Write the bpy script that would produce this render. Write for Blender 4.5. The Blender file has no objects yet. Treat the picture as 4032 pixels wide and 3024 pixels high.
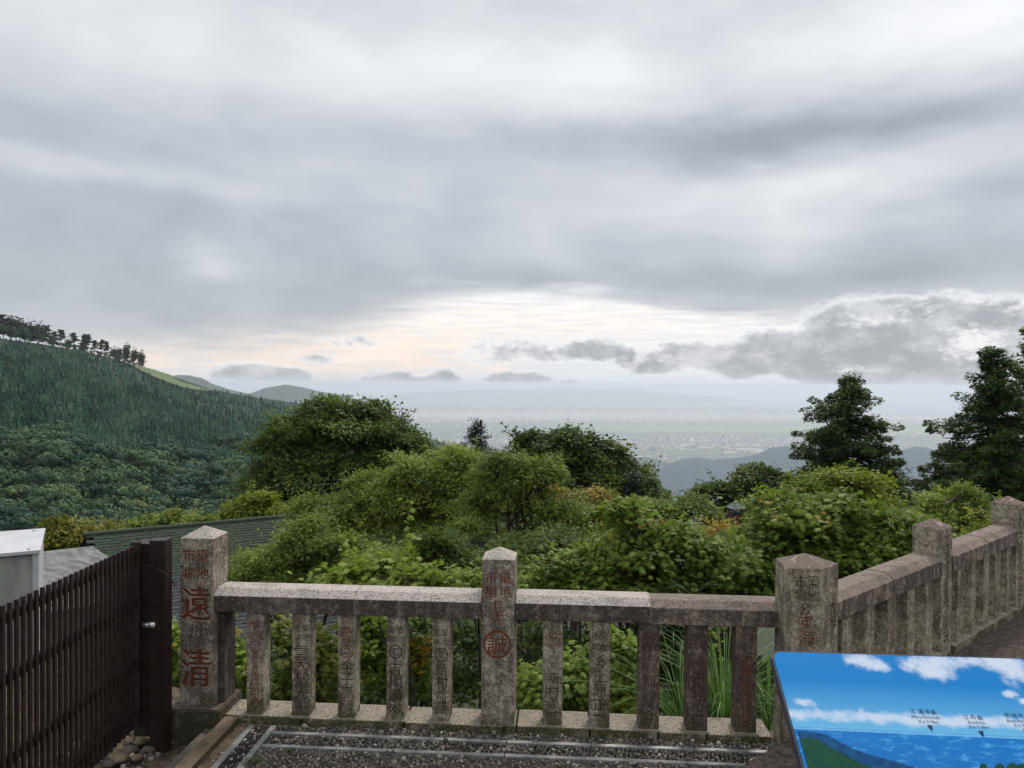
import bpy, bmesh, math, random
import numpy as np
from mathutils import Vector, Matrix

random.seed(7)
RNG = np.random.default_rng(7)
R = math.radians
SC = bpy.context.scene
COL = SC.collection

# ------------------------------------------------------------------ camera
EYE = Vector((0.0, 0.0, 1.6))
FPX = 3050.0                      # focal length in pixels of the 4032 px photograph
PITCH, ROLL = R(-0.79), R(0.40)
_f = Vector((0, math.cos(PITCH), math.sin(PITCH)))
_r = Vector((1, 0, 0))
_u = _r.cross(_f)
CR = _r * math.cos(ROLL) + _u * math.sin(ROLL)
CU = -_r * math.sin(ROLL) + _u * math.cos(ROLL)
cam_d = bpy.data.cameras.new('camera')
cam = bpy.data.objects.new('camera', cam_d)
COL.objects.link(cam)
cam.matrix_world = Matrix(((CR.x, CU.x, -_f.x, EYE.x), (CR.y, CU.y, -_f.y, EYE.y), (CR.z, CU.z, -_f.z, EYE.z), (0, 0, 0, 1)))
cam_d.sensor_width = 36.0
cam_d.lens = 36.0 * FPX / 4032.0
cam_d.clip_start, cam_d.clip_end = 0.05, 250000
SC.camera = cam

def ray(px, py):
    return _f + CR * ((px - 2016.0) / FPX) + CU * ((1512.0 - py) / FPX)

def at(px, py, Y):
    d = ray(px, py)
    return EYE + d * (Y / d.y)

def azel(px, py):
    d = ray(px, py)
    return math.degrees(math.atan2(d.x, d.y)), math.degrees(math.atan2(d.z, math.hypot(d.x, d.y)))

def hit(px, py, p0, n):
    d = ray(px, py)
    return EYE + d * ((Vector(p0) - EYE).dot(n) / d.dot(n))

# ------------------------------------------------------------------ render settings
SC.render.engine = 'CYCLES'
SC.view_settings.view_transform = 'Standard'
SC.view_settings.look = 'None'
SC.view_settings.gamma = 1.0
SC.view_settings.use_curve_mapping = False
SC.view_settings.exposure = 0.66
cy = SC.cycles
cy.max_bounces = 7
cy.diffuse_bounces = 3
cy.glossy_bounces = 2
cy.transmission_bounces = 4
cy.volume_bounces = 2
cy.transparent_max_bounces = 6
cy.use_denoising = True
cy.sample_clamp_indirect = 6.0

# ------------------------------------------------------------------ node helper
class NT:
    def __init__(s, tree):
        s.t = tree
        s.n = tree.nodes
        s.l = tree.links
    def new(s, kind, **kw):
        nd = s.n.new(kind)
        for k, v in kw.items():
            setattr(nd, k, v)
        return nd
    def put(s, sock, v):
        if v is None:
            return
        if isinstance(v, bpy.types.NodeSocket):
            s.l.new(v, sock)
        elif hasattr(sock, 'default_value'):
            if isinstance(v, (tuple, list)) and len(v) == 3 and sock.type == 'RGBA':
                v = (*v, 1)
            sock.default_value = v
    def m(s, op, a, b=None, c=None, clamp=False):
        nd = s.new('ShaderNodeMath', operation=op, use_clamp=clamp)
        s.put(nd.inputs[0], a); s.put(nd.inputs[1], b); s.put(nd.inputs[2], c)
        return nd.outputs[0]
    def vm(s, op, a, b=None):
        nd = s.new('ShaderNodeVectorMath', operation=op)
        s.put(nd.inputs[0], a); s.put(nd.inputs[1], b)
        return nd.outputs['Value'] if op in ('LENGTH', 'DOT_PRODUCT') else nd.outputs[0]
    def mr(s, v, a, b, c=0.0, d=1.0, smooth=True):
        nd = s.new('ShaderNodeMapRange', interpolation_type='SMOOTHSTEP' if smooth else 'LINEAR')
        s.put(nd.inputs[0], v)
        for i, q in enumerate((a, b, c, d)):
            s.put(nd.inputs[i + 1], q)
        return nd.outputs[0]
    def noise(s, vec, scale, detail=3.0, rough=0.5, dist=0.0, col=False, dim='3D'):
        nd = s.new('ShaderNodeTexNoise', noise_dimensions=dim)
        s.put(nd.inputs['Vector'], vec)
        nd.inputs['Scale'].default_value = scale
        nd.inputs['Detail'].default_value = detail
        nd.inputs['Roughness'].default_value = rough
        nd.inputs['Distortion'].default_value = dist
        return nd.outputs[1] if col else nd.outputs[0]
    def vor(s, vec, scale, feature='F1', out=0):
        nd = s.new('ShaderNodeTexVoronoi', feature=feature)
        s.put(nd.inputs['Vector'], vec)
        nd.inputs['Scale'].default_value = scale
        return nd.outputs[out]
    def mix(s, f, a, b):
        nd = s.new('ShaderNodeMix', data_type='RGBA')
        s.put(nd.inputs[0], f); s.put(nd.inputs[6], a); s.put(nd.inputs[7], b)
        return nd.outputs[2]
    def scale(s, vec, xyz):
        return s.vm('MULTIPLY', vec, xyz)
    def xyz(s, x=0.0, y=0.0, z=0.0):
        nd = s.new('ShaderNodeCombineXYZ')
        s.put(nd.inputs[0], x); s.put(nd.inputs[1], y); s.put(nd.inputs[2], z)
        return nd.outputs[0]
    def bump(s, h, strength=0.5, dist=0.01):
        nd = s.new('ShaderNodeBump')
        s.put(nd.inputs['Height'], h)
        nd.inputs['Strength'].default_value = strength
        nd.inputs['Distance'].default_value = dist
        return nd.outputs[0]

# ------------------------------------------------------------------ sky
SUN_EL, SUN_AZ = 50.0, 24.0        # azimuth measured from +Y towards +X
world = bpy.data.worlds.new('World')
SC.world = world
world.use_nodes = True
W = NT(world.node_tree)
W.n.clear()
sky = W.new('ShaderNodeTexSky', sky_type='NISHITA', sun_disc=False)
sky.sun_elevation = R(SUN_EL)
sky.sun_rotation = R(SUN_AZ)
sky.altitude = 700
sky.dust_density = 2.0
tc = W.new('ShaderNodeTexCoord')
D = tc.outputs['Generated']
sep = W.new('ShaderNodeSeparateXYZ'); W.l.new(D, sep.inputs[0])
dx, dy, dz = sep.outputs
AZ = W.m('MULTIPLY', W.m('ARCTAN2', dx, dy), 57.29578)
EL = W.m('MULTIPLY', W.m('ARCSINE', dz), 57.29578)
# wind-drawn warp of the sky coordinates
wn = W.noise(W.scale(D, (2.2, 2.2, 7.0)), 1.6, 4, 0.55, col=True)
wsep = W.new('ShaderNodeSeparateXYZ'); W.l.new(wn, wsep.inputs[0])
AZw = W.m('ADD', AZ, W.m('MULTIPLY', W.m('SUBTRACT', wsep.outputs[0], 0.5), 14.0))
ELw = W.m('ADD', EL, W.m('MULTIPLY', W.m('SUBTRACT', wsep.outputs[1], 0.5), 5.0))
AE = W.xyz(AZw, ELw, 0.0)
AE0 = W.xyz(AZ, EL, 0.0)

def blob(vec, x, y, rx, ry, amp, inner=0.0):
    """soft oval patch; x, y, rx, ry in the 2212-px wide view of the photograph"""
    k = 4032 / 2212
    a, e = azel(x * k, y * k)
    sa = math.degrees(rx * k / FPX); se = math.degrees(ry * k / FPX)
    v = W.vm('MULTIPLY', W.vm('SUBTRACT', vec, (a, e, 0)), (1 / sa, 1 / se, 0))
    return W.mr(W.vm('LENGTH', v), inner, 1.9, amp, 0.0)

def add_all(vals):
    s = vals[0]
    for v in vals[1:]:
        s = W.m('ADD', s, v)
    return s

deck_patches = [
    (1000, 150, 420, 80, .13), (1050, 10, 500, 60, -.03), (300, 110, 330, 90, .05), (350, 260, 450, 60, -.06), (2150, 40, 330, 80, .22),
    (700, 470, 650, 70, -.10), (150, 290, 260, 40, -.06), (200, 375, 300, 26, .07), (420, 565, 55, 26, .12),
    (1000, 330, 350, 60, -.05), (1560, 300, 330, 42, -.20), (1980, 240, 300, 60, -.13), (1800, 375, 260, 50, .14),
    (1450, 450, 300, 45, .08), (1800, 480, 300, 22, .07), (2180, 430, 120, 60, -.12), (1280, 170, 130, 110, .09),
    (2030, 580, 260, 45, -.11), (1450, 615, 330, 40, -.09), (450, 640, 520, 80, -.10), (60, 500, 250, 60, -.05),
    (900, 590, 300, 45, -.05), (1120, 480, 120, 90, .05)]
deckB = add_all([blob(AE, *p[:4], p[4] * 0.72) for p in deck_patches])
fine = W.noise(W.scale(D, (2.6, 2.6, 6.0)), 2.2, 7, 0.50, 0.3)
fine2 = W.noise(W.scale(D, (1.0, 1.0, 1.7)), 9.0, 8, 0.58, 0.5)
deckB = W.m('ADD', deckB, W.m('MULTIPLY', W.m('SUBTRACT', fine, 0.5), 0.20))
deckB = W.m('ADD', deckB, W.m('MULTIPLY', W.m('SUBTRACT', fine2, 0.5), 0.085))
grad = W.mr(EL, 6.0, 62.0, 0.385, 0.62, smooth=False)
deckL = W.m('ADD', grad, deckB)
deckL = W.m('MINIMUM', W.m('MAXIMUM', deckL, 0.24), 0.90)
deckTint = W.mix(W.mr(deckL, 0.28, 0.62), (0.925, 0.99, 1.085), (0.985, 1.0, 1.02))
deckC = W.vm('MULTIPLY', deckTint, W.xyz(deckL, deckL, deckL))
# puffy bright edge against the paler blue gap, top centre
puff = W.noise(W.scale(D, (1, 1, 1.5)), 26.0, 7, 0.6)
# clear gap between the deck's lower edge and the horizon
fc = W.new('ShaderNodeFloatCurve')
cv = fc.mapping.curves[0]
edge_px = [(-700, 800), (0, 790), (300, 772), (600, 752), (820, 700), (980, 652), (1130, 640), (1400, 662), (1650, 694), (1800, 680), (1950, 664), (2212, 652), (2900, 640)]
pts = []
for x, y in edge_px:
    a, e = azel(x * 4032 / 2212, y * 4032 / 2212)
    pts.append(((a + 60) / 120, e / 10))
for i, (u, v) in enumerate(pts):
    if i < 2:
        cv.points[i].location = (u, v)
    else:
        cv.points.new(u, v)
fc.mapping.update()
W.put(fc.inputs['Value'], W.m('DIVIDE', W.m('ADD', AZ, 60.0), 120.0))
EDGE = W.m('MULTIPLY', fc.outputs[0], 10.0)
ew = W.noise(W.scale(D, (1.4, 1.4, 9.0)), 6.0, 5, 0.55)
over = W.m('ADD', W.m('SUBTRACT', EL, EDGE), W.m('MULTIPLY', W.m('SUBTRACT', ew, 0.5), 3.4))
soft = W.mr(AZ, -12.0, 14.0, 1.9, 0.8)
deckM = W.mr(W.m('DIVIDE', over, soft), -0.7, 1.2)
gapL = W.mr(EL, 0.2, 5.0, 0.56, 0.64)
gapW = add_all([blob(AE0, 520, 770, 380, 48, 1.2), blob(AE0, 1100, 690, 600, 50, .75), blob(AE0, 2150, 668, 300, 20, .7), blob(AE0, 900, 765, 250, 45, .4)])
gapT = W.mix(W.m('MINIMUM', gapW, 1.0), (0.94, 0.99, 1.06), (1.14, 0.985, 0.865))
gapC = W.vm('MULTIPLY', gapT, W.xyz(gapL, gapL, gapL))
streak = W.noise(W.scale(D, (4, 4, 60.0)), 3.5, 5, 0.6)
gapC = W.mix(W.mr(streak, 0.42, 0.66, 0.0, 0.55), gapC, (0.46, 0.485, 0.53))
cloudC = W.mix(deckM, gapC, deckC)
# ragged low cumulus over the plain
cum = [(1230, 760, 60, 18, .75), (1285, 752, 50, 20, .85), (1350, 772, 60, 20, .7), (1430, 770, 60, 24, .8), (1510, 768, 60, 22, .7), (1590, 765, 70, 30, .85), (1660, 755, 60, 34, .85), (1740, 760, 80, 44, .95), (1810, 730, 60, 44, .85), (1800, 800, 40, 34, .7),
       (1870, 700, 60, 34, .8), (1940, 690, 60, 34, .75), (1985, 745, 80, 60, 1.05), (2010, 810, 60, 24, .9), (2060, 730, 50, 60, 1.0), (1900, 680, 110, 34, .7), (2010, 700, 90, 44, .8), (1930, 770, 80, 40, .7), (2140, 760, 70, 50, .7), (2190, 690, 50, 36, .75), (2010, 832, 60, 22, 1.7), (1985, 790, 90, 44, .7), (1930, 815, 50, 20, 1.0), (1790, 815, 34, 26, 1.3), (1760, 790, 60, 26, .8), (1590, 800, 50, 18, .9), (1420, 798, 50, 12, .8), (1690, 800, 50, 20, .7), (1150, 770, 60, 14, .5), (1060, 768, 60, 16, .6),
       (545, 808, 62, 18, 1.9), (632, 816, 34, 16, 1.9), (850, 824, 50, 18, 2.0), (960, 832, 34, 26, 2.3), (1125, 820, 60, 14, 1.7), (1235, 828, 20, 8, 1.6),
       (765, 738, 60, 12, .65), (700, 776, 40, 9, .6), (1100, 745, 60, 14, .55), (620, 770, 80, 6, .35)]
cumM = add_all([blob(AE0, x, y, rx, ry, a, 0.25) for x, y, rx, ry, a in cum])
cn = W.noise(W.scale(D, (1, 1, 1.5)), 21.0, 10, 0.62, 0.35)
cn2 = W.noise(W.scale(D, (1, 1, 1.8)), 90.0, 6, 0.6)
near_c = W.mr(cumM, 0.02, 0.45)
cs = W.m('ADD', cumM, W.m('MULTIPLY', W.m('MULTIPLY', W.m('SUBTRACT', cn, 0.5), 3.0), near_c))
cs = W.m('ADD', cs, W.m('MULTIPLY', W.m('MULTIPLY', W.m('SUBTRACT', cn2, 0.5), 1.3), near_c))
halo = W.mr(cs, 0.05, 0.75)
core = W.m('MULTIPLY', W.mr(cs, 0.22, 1.30), W.mr(W.noise(W.scale(D, (1, 1, 1.6)), 15.0, 7, 0.65), 0.30, 0.62, 0.45, 1.0))
cloudC = W.mix(W.m('MULTIPLY', halo, 0.8), cloudC, (0.64, 0.645, 0.665))
cloudC = W.mix(core, cloudC, (0.24, 0.252, 0.28))
# pink lit heads of far cumulus
pk = add_all([blob(AE0, 900, 745, 90, 16, .9), blob(AE0, 800, 772, 60, 9, .9), blob(AE0, 740, 778, 30, 7, .9), blob(AE0, 930, 790, 120, 20, .5), blob(AE0, 1120, 790, 90, 20, .5)])
pm = W.mr(W.m('ADD', pk, W.m('MULTIPLY', W.m('MULTIPLY', W.m('SUBTRACT', cn, 0.5), 2.4), W.mr(pk, 0.02, 0.4))), 0.5, 0.85, 0, 0.8)
cloudC = W.mix(pm, cloudC, (0.70, 0.585, 0.52))
# white wisps among the right-hand cumulus
wsp = add_all([blob(AE0, 1900, 690, 100, 20, .7), blob(AE0, 2080, 745, 40, 40, .8), blob(AE0, 2150, 740, 50, 30, .8), blob(AE0, 1850, 800, 80, 12, .7), blob(AE0, 2000, 660, 60, 12, .5)])
wm = W.mr(W.m('ADD', wsp, W.m('MULTIPLY', W.m('MULTIPLY', W.m('SUBTRACT', cn2, 0.5), 2.4), W.mr(wsp, 0.02, 0.4))), 0.30, 1.35, 0, 0.7)
cloudC = W.mix(wm, cloudC, (0.70, 0.70, 0.71))
# world background: Nishita sky shows faintly through thin cloud
STR = 0.1
cloudX = W.vm('MULTIPLY', cloudC, (1 / STR, 1 / STR, 1 / STR))
skyC = W.mix(0.96, sky.outputs[0], cloudX)
bg = W.new('ShaderNodeBackground')
W.put(bg.inputs[0], skyC)
bg.inputs[1].default_value = STR
wo = W.new('ShaderNodeOutputWorld')
W.l.new(bg.outputs[0], wo.inputs[0])
world.cycles.sampling_method = 'MANUAL'
world.cycles.sample_map_resolution = 512

sun_d = bpy.data.lights.new('sun', 'SUN')
sun_d.energy = 1.5
sun_d.angle = R(14)
sun_d.color = (1.0, 0.95, 0.87)
sun = bpy.data.objects.new('sun', sun_d)
COL.objects.link(sun)
sv = Vector((math.sin(R(SUN_AZ)) * math.cos(R(SUN_EL)), math.cos(R(SUN_AZ)) * math.cos(R(SUN_EL)), math.sin(R(SUN_EL))))
sun.rotation_euler = sv.to_track_quat('Z', 'Y').to_euler()

# ------------------------------------------------------------------ object helpers
def tag(o, label=None, cat=None, group=None, kind=None):
    if label: o['label'] = label
    if cat: o['category'] = cat
    if group: o['group'] = group
    if kind: o['kind'] = kind
    return o

def empty(name, loc=(0, 0, 0), rz=0.0, label=None, cat=None, group=None):
    o = bpy.data.objects.new(name, None)
    COL.objects.link(o)
    o.location = loc
    o.rotation_euler = (0, 0, rz)
    o.empty_display_size = 0.1
    return tag(o, label, cat, group)

def link_mesh(name, me, parent=None, loc=(0, 0, 0), rot=None):
    o = bpy.data.objects.new(name, me)
    COL.objects.link(o)
    o.location = loc
    if rot is not None:
        o.rotation_euler = rot
    if parent is not None:
        o.parent = parent
    return o

def np_mesh(name, V, F, mat, tint=None, smooth=False, mats=None, mat_idx=None):
    """V (n,3); F list of index arrays [(k,3) or (k,4)...] or a single array"""
    if not isinstance(F, list):
        F = [F]
    F = [np.asarray(f) for f in F if len(f)]
    me = bpy.data.meshes.new(name)
    V = np.asarray(V, dtype=np.float32)
    me.vertices.add(len(V))
    me.vertices.foreach_set('co', V.ravel())
    nl = sum(f.size for f in F)
    npoly = sum(len(f) for f in F)
    me.loops.add(nl)
    me.polygons.add(npoly)
    me.loops.foreach_set('vertex_index', np.concatenate([f.ravel() for f in F]).astype(np.int32))
    starts, off = [], 0
    for f in F:
        starts.append(off + np.arange(len(f)) * f.shape[1]); off += f.size
    me.polygons.foreach_set('loop_start', np.concatenate(starts).astype(np.int32))
    if smooth:
        me.polygons.foreach_set('use_smooth', np.ones(npoly, dtype=bool))
    me.update(calc_edges=True)
    if tint is not None:
        a = me.attributes.new('tint', 'FLOAT', 'POINT')
        a.data.foreach_set('value', np.asarray(tint, dtype=np.float32))
    if mat is not None:
        me.materials.append(mat)
    return me

def scatter(tv, tf, pos, mats3, scl, tint):
    """copies of template (tv verts, tf list of face arrays) with rotation matrices and scales, as one vertex/face soup"""
    n, k = len(pos), len(tv)
    V = np.einsum('nij,kj->nki', mats3, tv) * scl[:, None, None] + pos[:, None, :]
    F = []
    offs = (np.arange(n) * k)[:, None, None]
    for f in tf:
        F.append((f[None] + offs).reshape(-1, f.shape[1]))
    return V.reshape(-1, 3), F, np.repeat(tint, k)

def frames(N, T):
    """orthonormal frames (columns B,T,N) from normals and rough tip directions"""
    N = N / np.linalg.norm(N, axis=1, keepdims=True)
    T = T - N * np.sum(N * T, axis=1, keepdims=True)
    T = T / (np.linalg.norm(T, axis=1, keepdims=True) + 1e-9)
    B = np.cross(T, N)
    return np.stack([B, T, N], axis=2)

def rand_rot_z(n, rng=RNG):
    a = rng.uniform(0, 2 * np.pi, n)
    M = np.zeros((n, 3, 3)); c, s = np.cos(a), np.sin(a)
    M[:, 0, 0] = c; M[:, 0, 1] = -s; M[:, 1, 0] = s; M[:, 1, 1] = c; M[:, 2, 2] = 1
    return M

def bm_mesh(name, bm, mat, smooth=False):
    me = bpy.data.meshes.new(name)
    bm.normal_update()
    bm.to_mesh(me)
    bm.free()
    if mat is not None:
        me.materials.append(mat)
    if smooth:
        for p in me.polygons:
            p.use_smooth = True
    return me

def bm_box(bm, x0, x1, y0, y1, z0, z1, bev=0.0):
    vs = [bm.verts.new(p) for p in ((x0, y0, z0), (x1, y0, z0), (x1, y1, z0), (x0, y1, z0), (x0, y0, z1), (x1, y0, z1), (x1, y1, z1), (x0, y1, z1))]
    fs = [bm.faces.new([vs[i] for i in q]) for q in ((0, 3, 2, 1), (4, 5, 6, 7), (0, 1, 5, 4), (1, 2, 6, 5), (2, 3, 7, 6), (3, 0, 4, 7))]
    if bev > 0:
        es = list({e for f in fs for e in f.edges})
        bmesh.ops.bevel(bm, geom=es, offset=bev, segments=2, affect='EDGES', profile=0.6)
    return bm

def box_mesh(name, x0, x1, y0, y1, z0, z1, mat, bev=0.0):
    return bm_mesh(name, bm_box(bmesh.new(), x0, x1, y0, y1, z0, z1, bev), mat)

def bm_prism(bm, poly, z0, z1, apex=None, bev=0.0, top_inset=0.0):
    """vertical prism over polygon (ccw list of (x,y)); optional pyramid apex (x,y,z)"""
    n = len(poly)
    lo = [bm.verts.new((x, y, z0)) for x, y in poly]
    hi = [bm.verts.new((x, y, z1)) for x, y in poly]
    bm.faces.new(lo[::-1])
    for i in range(n):
        j = (i + 1) % n
        bm.faces.new((lo[i], lo[j], hi[j], hi[i]))
    if apex is not None:
        a = bm.verts.new(apex)
        for i in range(n):
            bm.faces.new((hi[i], hi[(i + 1) % n], a))
    else:
        bm.faces.new(hi)
    if bev > 0:
        es = [e for e in bm.edges if abs(e.verts[0].co.z - z0) > 1e-5 or abs(e.verts[1].co.z - z0) > 1e-5]
        bmesh.ops.bevel(bm, geom=es, offset=bev, segments=2, affect='EDGES', profile=0.6)
    return bm

def sweep(bm, profile, x0, x1, bev=0.0, segs=1, axis_pts=None):
    """closed profile [(y,z)] extruded along x"""
    n = len(profile)
    rings = []
    for s in range(segs + 1):
        x = x0 + (x1 - x0) * s / segs
        rings.append([bm.verts.new((x, y, z)) for y, z in profile])
    bm.faces.new(rings[0])
    bm.faces.new(rings[-1][::-1])
    for s in range(segs):
        for i in range(n):
            j = (i + 1) % n
            bm.faces.new((rings[s][i], rings[s + 1][i], rings[s + 1][j], rings[s][j]))
    bmesh.ops.recalc_face_normals(bm, faces=bm.faces[:])
    if bev > 0:
        bmesh.ops.bevel(bm, geom=bm.edges[:], offset=bev, segments=2, affect='EDGES', profile=0.6)
    return bm

def tube_arrays(paths, sides=6):
    """paths: list of (points (k,3), radii (k)); returns V, F"""
    V, F, off = [], [], 0
    for P, rad in paths:
        P = np.asarray(P, float); rad = np.asarray(rad, float)
        k = len(P)
        d = np.gradient(P, axis=0)
        d /= np.linalg.norm(d, axis=1, keepdims=True) + 1e-9
        ref = np.array([0.31, 0.17, 0.93]) if abs(d[0] @ np.array([0.31, 0.17, 0.93])) < 0.9 else np.array([1.0, 0, 0])
        u = np.cross(d, ref); u /= np.linalg.norm(u, axis=1, keepdims=True) + 1e-9
        w = np.cross(d, u)
        a = np.linspace(0, 2 * np.pi, sides, endpoint=False)
        ring = P[:, None] + rad[:, None, None] * (np.cos(a)[None, :, None] * u[:, None] + np.sin(a)[None, :, None] * w[:, None])
        V.append(ring.reshape(-1, 3))
        i = np.arange(k - 1)[:, None] * sides; j = np.arange(sides)[None]; j2 = (j + 1) % sides
        q = np.stack([i + j, i + j2, i + sides + j2, i + sides + j], axis=-1).reshape(-1, 4) + off
        F.append(q)
        off += k * sides
    return np.concatenate(V), np.concatenate(F)

def tube_mesh(name, paths, mat, sides=6):
    V, F = tube_arrays(paths, sides)
    return np_mesh(name, V, F, mat, smooth=True)

# ------------------------------------------------------------------ materials
def base_mat(name):
    m = bpy.data.materials.new(name)
    m.use_nodes = True
    t = NT(m.node_tree)
    b = t.n['Principled BSDF']
    return m, t, b

def setp(t, b, col=None, rough=None, metal=None, normal=None, spec=None):
    if col is not None: t.put(b.inputs['Base Color'], col)
    if rough is not None: t.put(b.inputs['Roughness'], rough)
    if metal is not None: t.put(b.inputs['Metallic'], metal)
    if normal is not None: t.put(b.inputs['Normal'], normal)
    if spec is not None: t.put(b.inputs['Specular IOR Level'], spec)

def stone_mat(name, face, stain, top, stain_amt=0.5, top_amt=1.0, moss=0.0, seed=0.0, top_speck=0.5):
    m, t, b = base_mat(name)
    geo = t.new('ShaderNodeNewGeometry')
    P = t.vm('ADD', geo.outputs['Position'], (seed, seed * 0.7, seed * 1.3))
    sp = t.new('ShaderNodeSeparateXYZ'); t.l.new(geo.outputs['Normal'], sp.inputs[0])
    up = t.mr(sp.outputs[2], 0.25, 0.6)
    n1 = t.noise(P, 8.0, 6, 0.65)
    n2 = t.noise(P, 38.0, 6, 0.7)
    n3 = t.noise(P, 120.0, 4, 0.75)
    strk = t.noise(t.scale(P, (26, 26, 2.6)), 1.0, 5, 0.65)
    c = t.mix(t.mr(n2, 0.36, 0.64), tuple(x * 0.60 for x in face), tuple(min(1, x * 1.35) for x in face))
    sm = t.m('ADD', t.m('MULTIPLY', n1, 0.5), t.m('MULTIPLY', strk, 0.5))
    k = 0.57 - 0.24 * stain_amt
    c = t.mix(t.mr(t.m('ADD', sm, t.m('MULTIPLY', t.m('SUBTRACT', n3, 0.5), 0.5)), k, k + 0.14, 0, 0.9), c, stain)
    if moss > 0:
        pz = t.new('ShaderNodeSeparateXYZ'); t.l.new(geo.outputs['Position'], pz.inputs[0])
        mm = t.m('ADD', t.mr(pz.outputs[2], 0.30, 0.02, 0, 0.6), t.m('MULTIPLY', t.m('SUBTRACT', n1, 0.5), 2.0))
        c = t.mix(t.mr(mm, 0.25, 0.75, 0, moss), c, (0.075, 0.08, 0.03))
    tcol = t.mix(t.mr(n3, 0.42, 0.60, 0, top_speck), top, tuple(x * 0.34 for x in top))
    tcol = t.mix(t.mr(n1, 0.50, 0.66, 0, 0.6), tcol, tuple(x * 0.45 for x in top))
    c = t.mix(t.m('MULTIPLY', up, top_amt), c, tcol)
    c = t.mix(t.m('MULTIPLY', t.mr(n3, 0.53, 0.66, 0, 0.85), t.mr(n1, .36, .60, .25, 1.0)), c, tuple(x * 0.25 for x in face))
    lich = t.mr(t.m('ADD', t.noise(P, 17.0, 5, 0.7, 0.8), t.m('MULTIPLY', t.m('SUBTRACT', n3, .5), .25)), 0.585, 0.64, 0, 0.55)
    c = t.mix(lich, c, tuple(min(.8, x * 1.7) for x in face))
    lite = t.mix(t.mr(t.noise(P, 95.0, 3, 0.7), 0.58, 0.68, 0, 0.55), c, tuple(min(.8, x * 1.9) for x in face))
    pit = t.noise(P, 70.0, 5, 0.75)
    h = t.m('ADD', t.m('MULTIPLY', n2, 0.9), t.m('MULTIPLY', pit, 0.7))
    setp(t, b, lite, 0.92, normal=t.bump(h, 1.0, 0.012), spec=0.2)
    return m

def noise_mat(name, c1, c2, scale=5.0, rough=0.8, bump=0.3, bdist=0.01, detail=5, spec=0.3, metal=0.0, stretch=(1, 1, 1)):
    m, t, b = base_mat(name)
    geo = t.new('ShaderNodeNewGeometry')
    P = t.scale(geo.outputs['Position'], stretch)
    n = t.noise(P, scale, detail, 0.6)
    c = t.mix(t.mr(n, 0.35, 0.65), c1, c2)
    setp(t, b, c, rough, metal, t.bump(n, bump, bdist) if bump else None, spec)
    return m

def leaf_mat(name, dark, light, alt=None, trans=0.35, rough=0.58, spec=0.2, haze_n=0.0):
    """leaf colour from the mesh's own random 'tint' (0 dark, 1 light, above 1 turning to alt)"""
    m = bpy.data.materials.new(name)
    m.use_nodes = True
    t = NT(m.node_tree)
    b = t.n['Principled BSDF']; out = t.n['Material Output']
    at_ = t.new('ShaderNodeAttribute', attribute_name='tint')
    v = at_.outputs['Fac']
    c = t.mix(t.m('MINIMUM', v, 1.0), dark, light)
    if alt is not None:
        c = t.mix(t.mr(v, 1.0, 2.0, smooth=False), c, alt)
    setp(t, b, c, rough, spec=spec)
    if trans > 0:
        tr = t.new('ShaderNodeBsdfTranslucent')
        t.put(tr.inputs[0], t.vm('MULTIPLY', c, (1.15, 1.25, 0.7)))
        mx = t.new('ShaderNodeMixShader')
        mx.inputs[0].default_value = trans
        t.l.new(b.outputs[0], mx.inputs[1]); t.l.new(tr.outputs[0], mx.inputs[2])
        t.l.new(mx.outputs[0], out.inputs[0])
    return m

M = {}
M['post_stone'] = stone_mat('post_stone', (0.418, 0.371, 0.295), (0.135, 0.100, 0.080), (0.551, 0.494, 0.450), 0.62, 1.0, 0.5)
M['bal_stone'] = stone_mat('baluster_stone', (0.418, 0.365, 0.288), (0.130, 0.095, 0.070), (0.318, 0.270, 0.240), 0.58, 1.0, 0.6, 3.1)
M['bal_dark'] = stone_mat('baluster_dark_stone', (0.262, 0.209, 0.163), (0.085, 0.058, 0.050), (0.212, 0.177, 0.160), 0.8, 1.0, 0.4, 5.7)
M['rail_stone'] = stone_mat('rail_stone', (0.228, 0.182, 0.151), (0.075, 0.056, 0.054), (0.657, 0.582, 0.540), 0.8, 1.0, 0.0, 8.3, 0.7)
M['rail_purple'] = stone_mat('rail_purple_stone', (0.308, 0.247, 0.200), (0.100, 0.078, 0.066), (0.285, 0.235, 0.205), 0.7, 0.9, 0.0, 11.9)
M['cap_purple'] = stone_mat('corner_post_stone', (0.410, 0.353, 0.271), (0.14, 0.108, 0.085), (0.235, 0.18, 0.16), 0.5, 1.0, 0.3, 14.2)
M['base_stone'] = stone_mat('base_stone', (0.296, 0.248, 0.177), (0.090, 0.070, 0.050), (0.47, 0.41, 0.34), 0.6, 0.9, 0.9, 17.0, 0.9)
M['plinth_stone'] = stone_mat('plinth_stone', (0.120, 0.099, 0.083), (0.050, 0.040, 0.038), (0.180, 0.135, 0.115), 0.7, 1.0, 0.5, 20.3)
M['mortar'] = noise_mat('mortar', (0.30, 0.27, 0.22), (0.20, 0.18, 0.14), 40, 0.9, 0.3, 0.004)
M['kerb'] = stone_mat('kerb_stone', (0.16, 0.12, 0.085), (0.07, 0.05, 0.035), (0.27, 0.21, 0.14), 0.5, 1.0, 0.6, 24.0)
M['soil'] = noise_mat('soil', (0.045, 0.032, 0.022), (0.13, 0.10, 0.07), 25, 0.95, 0.6, 0.02)
M['grit'] = noise_mat('gritty_concrete', (0.075, 0.066, 0.058), (0.18, 0.155, 0.13), 90, 0.95, 0.7, 0.01)
M['steel'] = noise_mat('galvanised_steel', (0.20, 0.21, 0.20), (0.32, 0.33, 0.32), 25, 0.55, 0.1, 0.003, metal=0.35)
M['grate'] = noise_mat('dark_grate_steel', (0.03, 0.027, 0.026), (0.07, 0.062, 0.06), 60, 0.6, 0.2, 0.003, metal=0.3)
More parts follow.
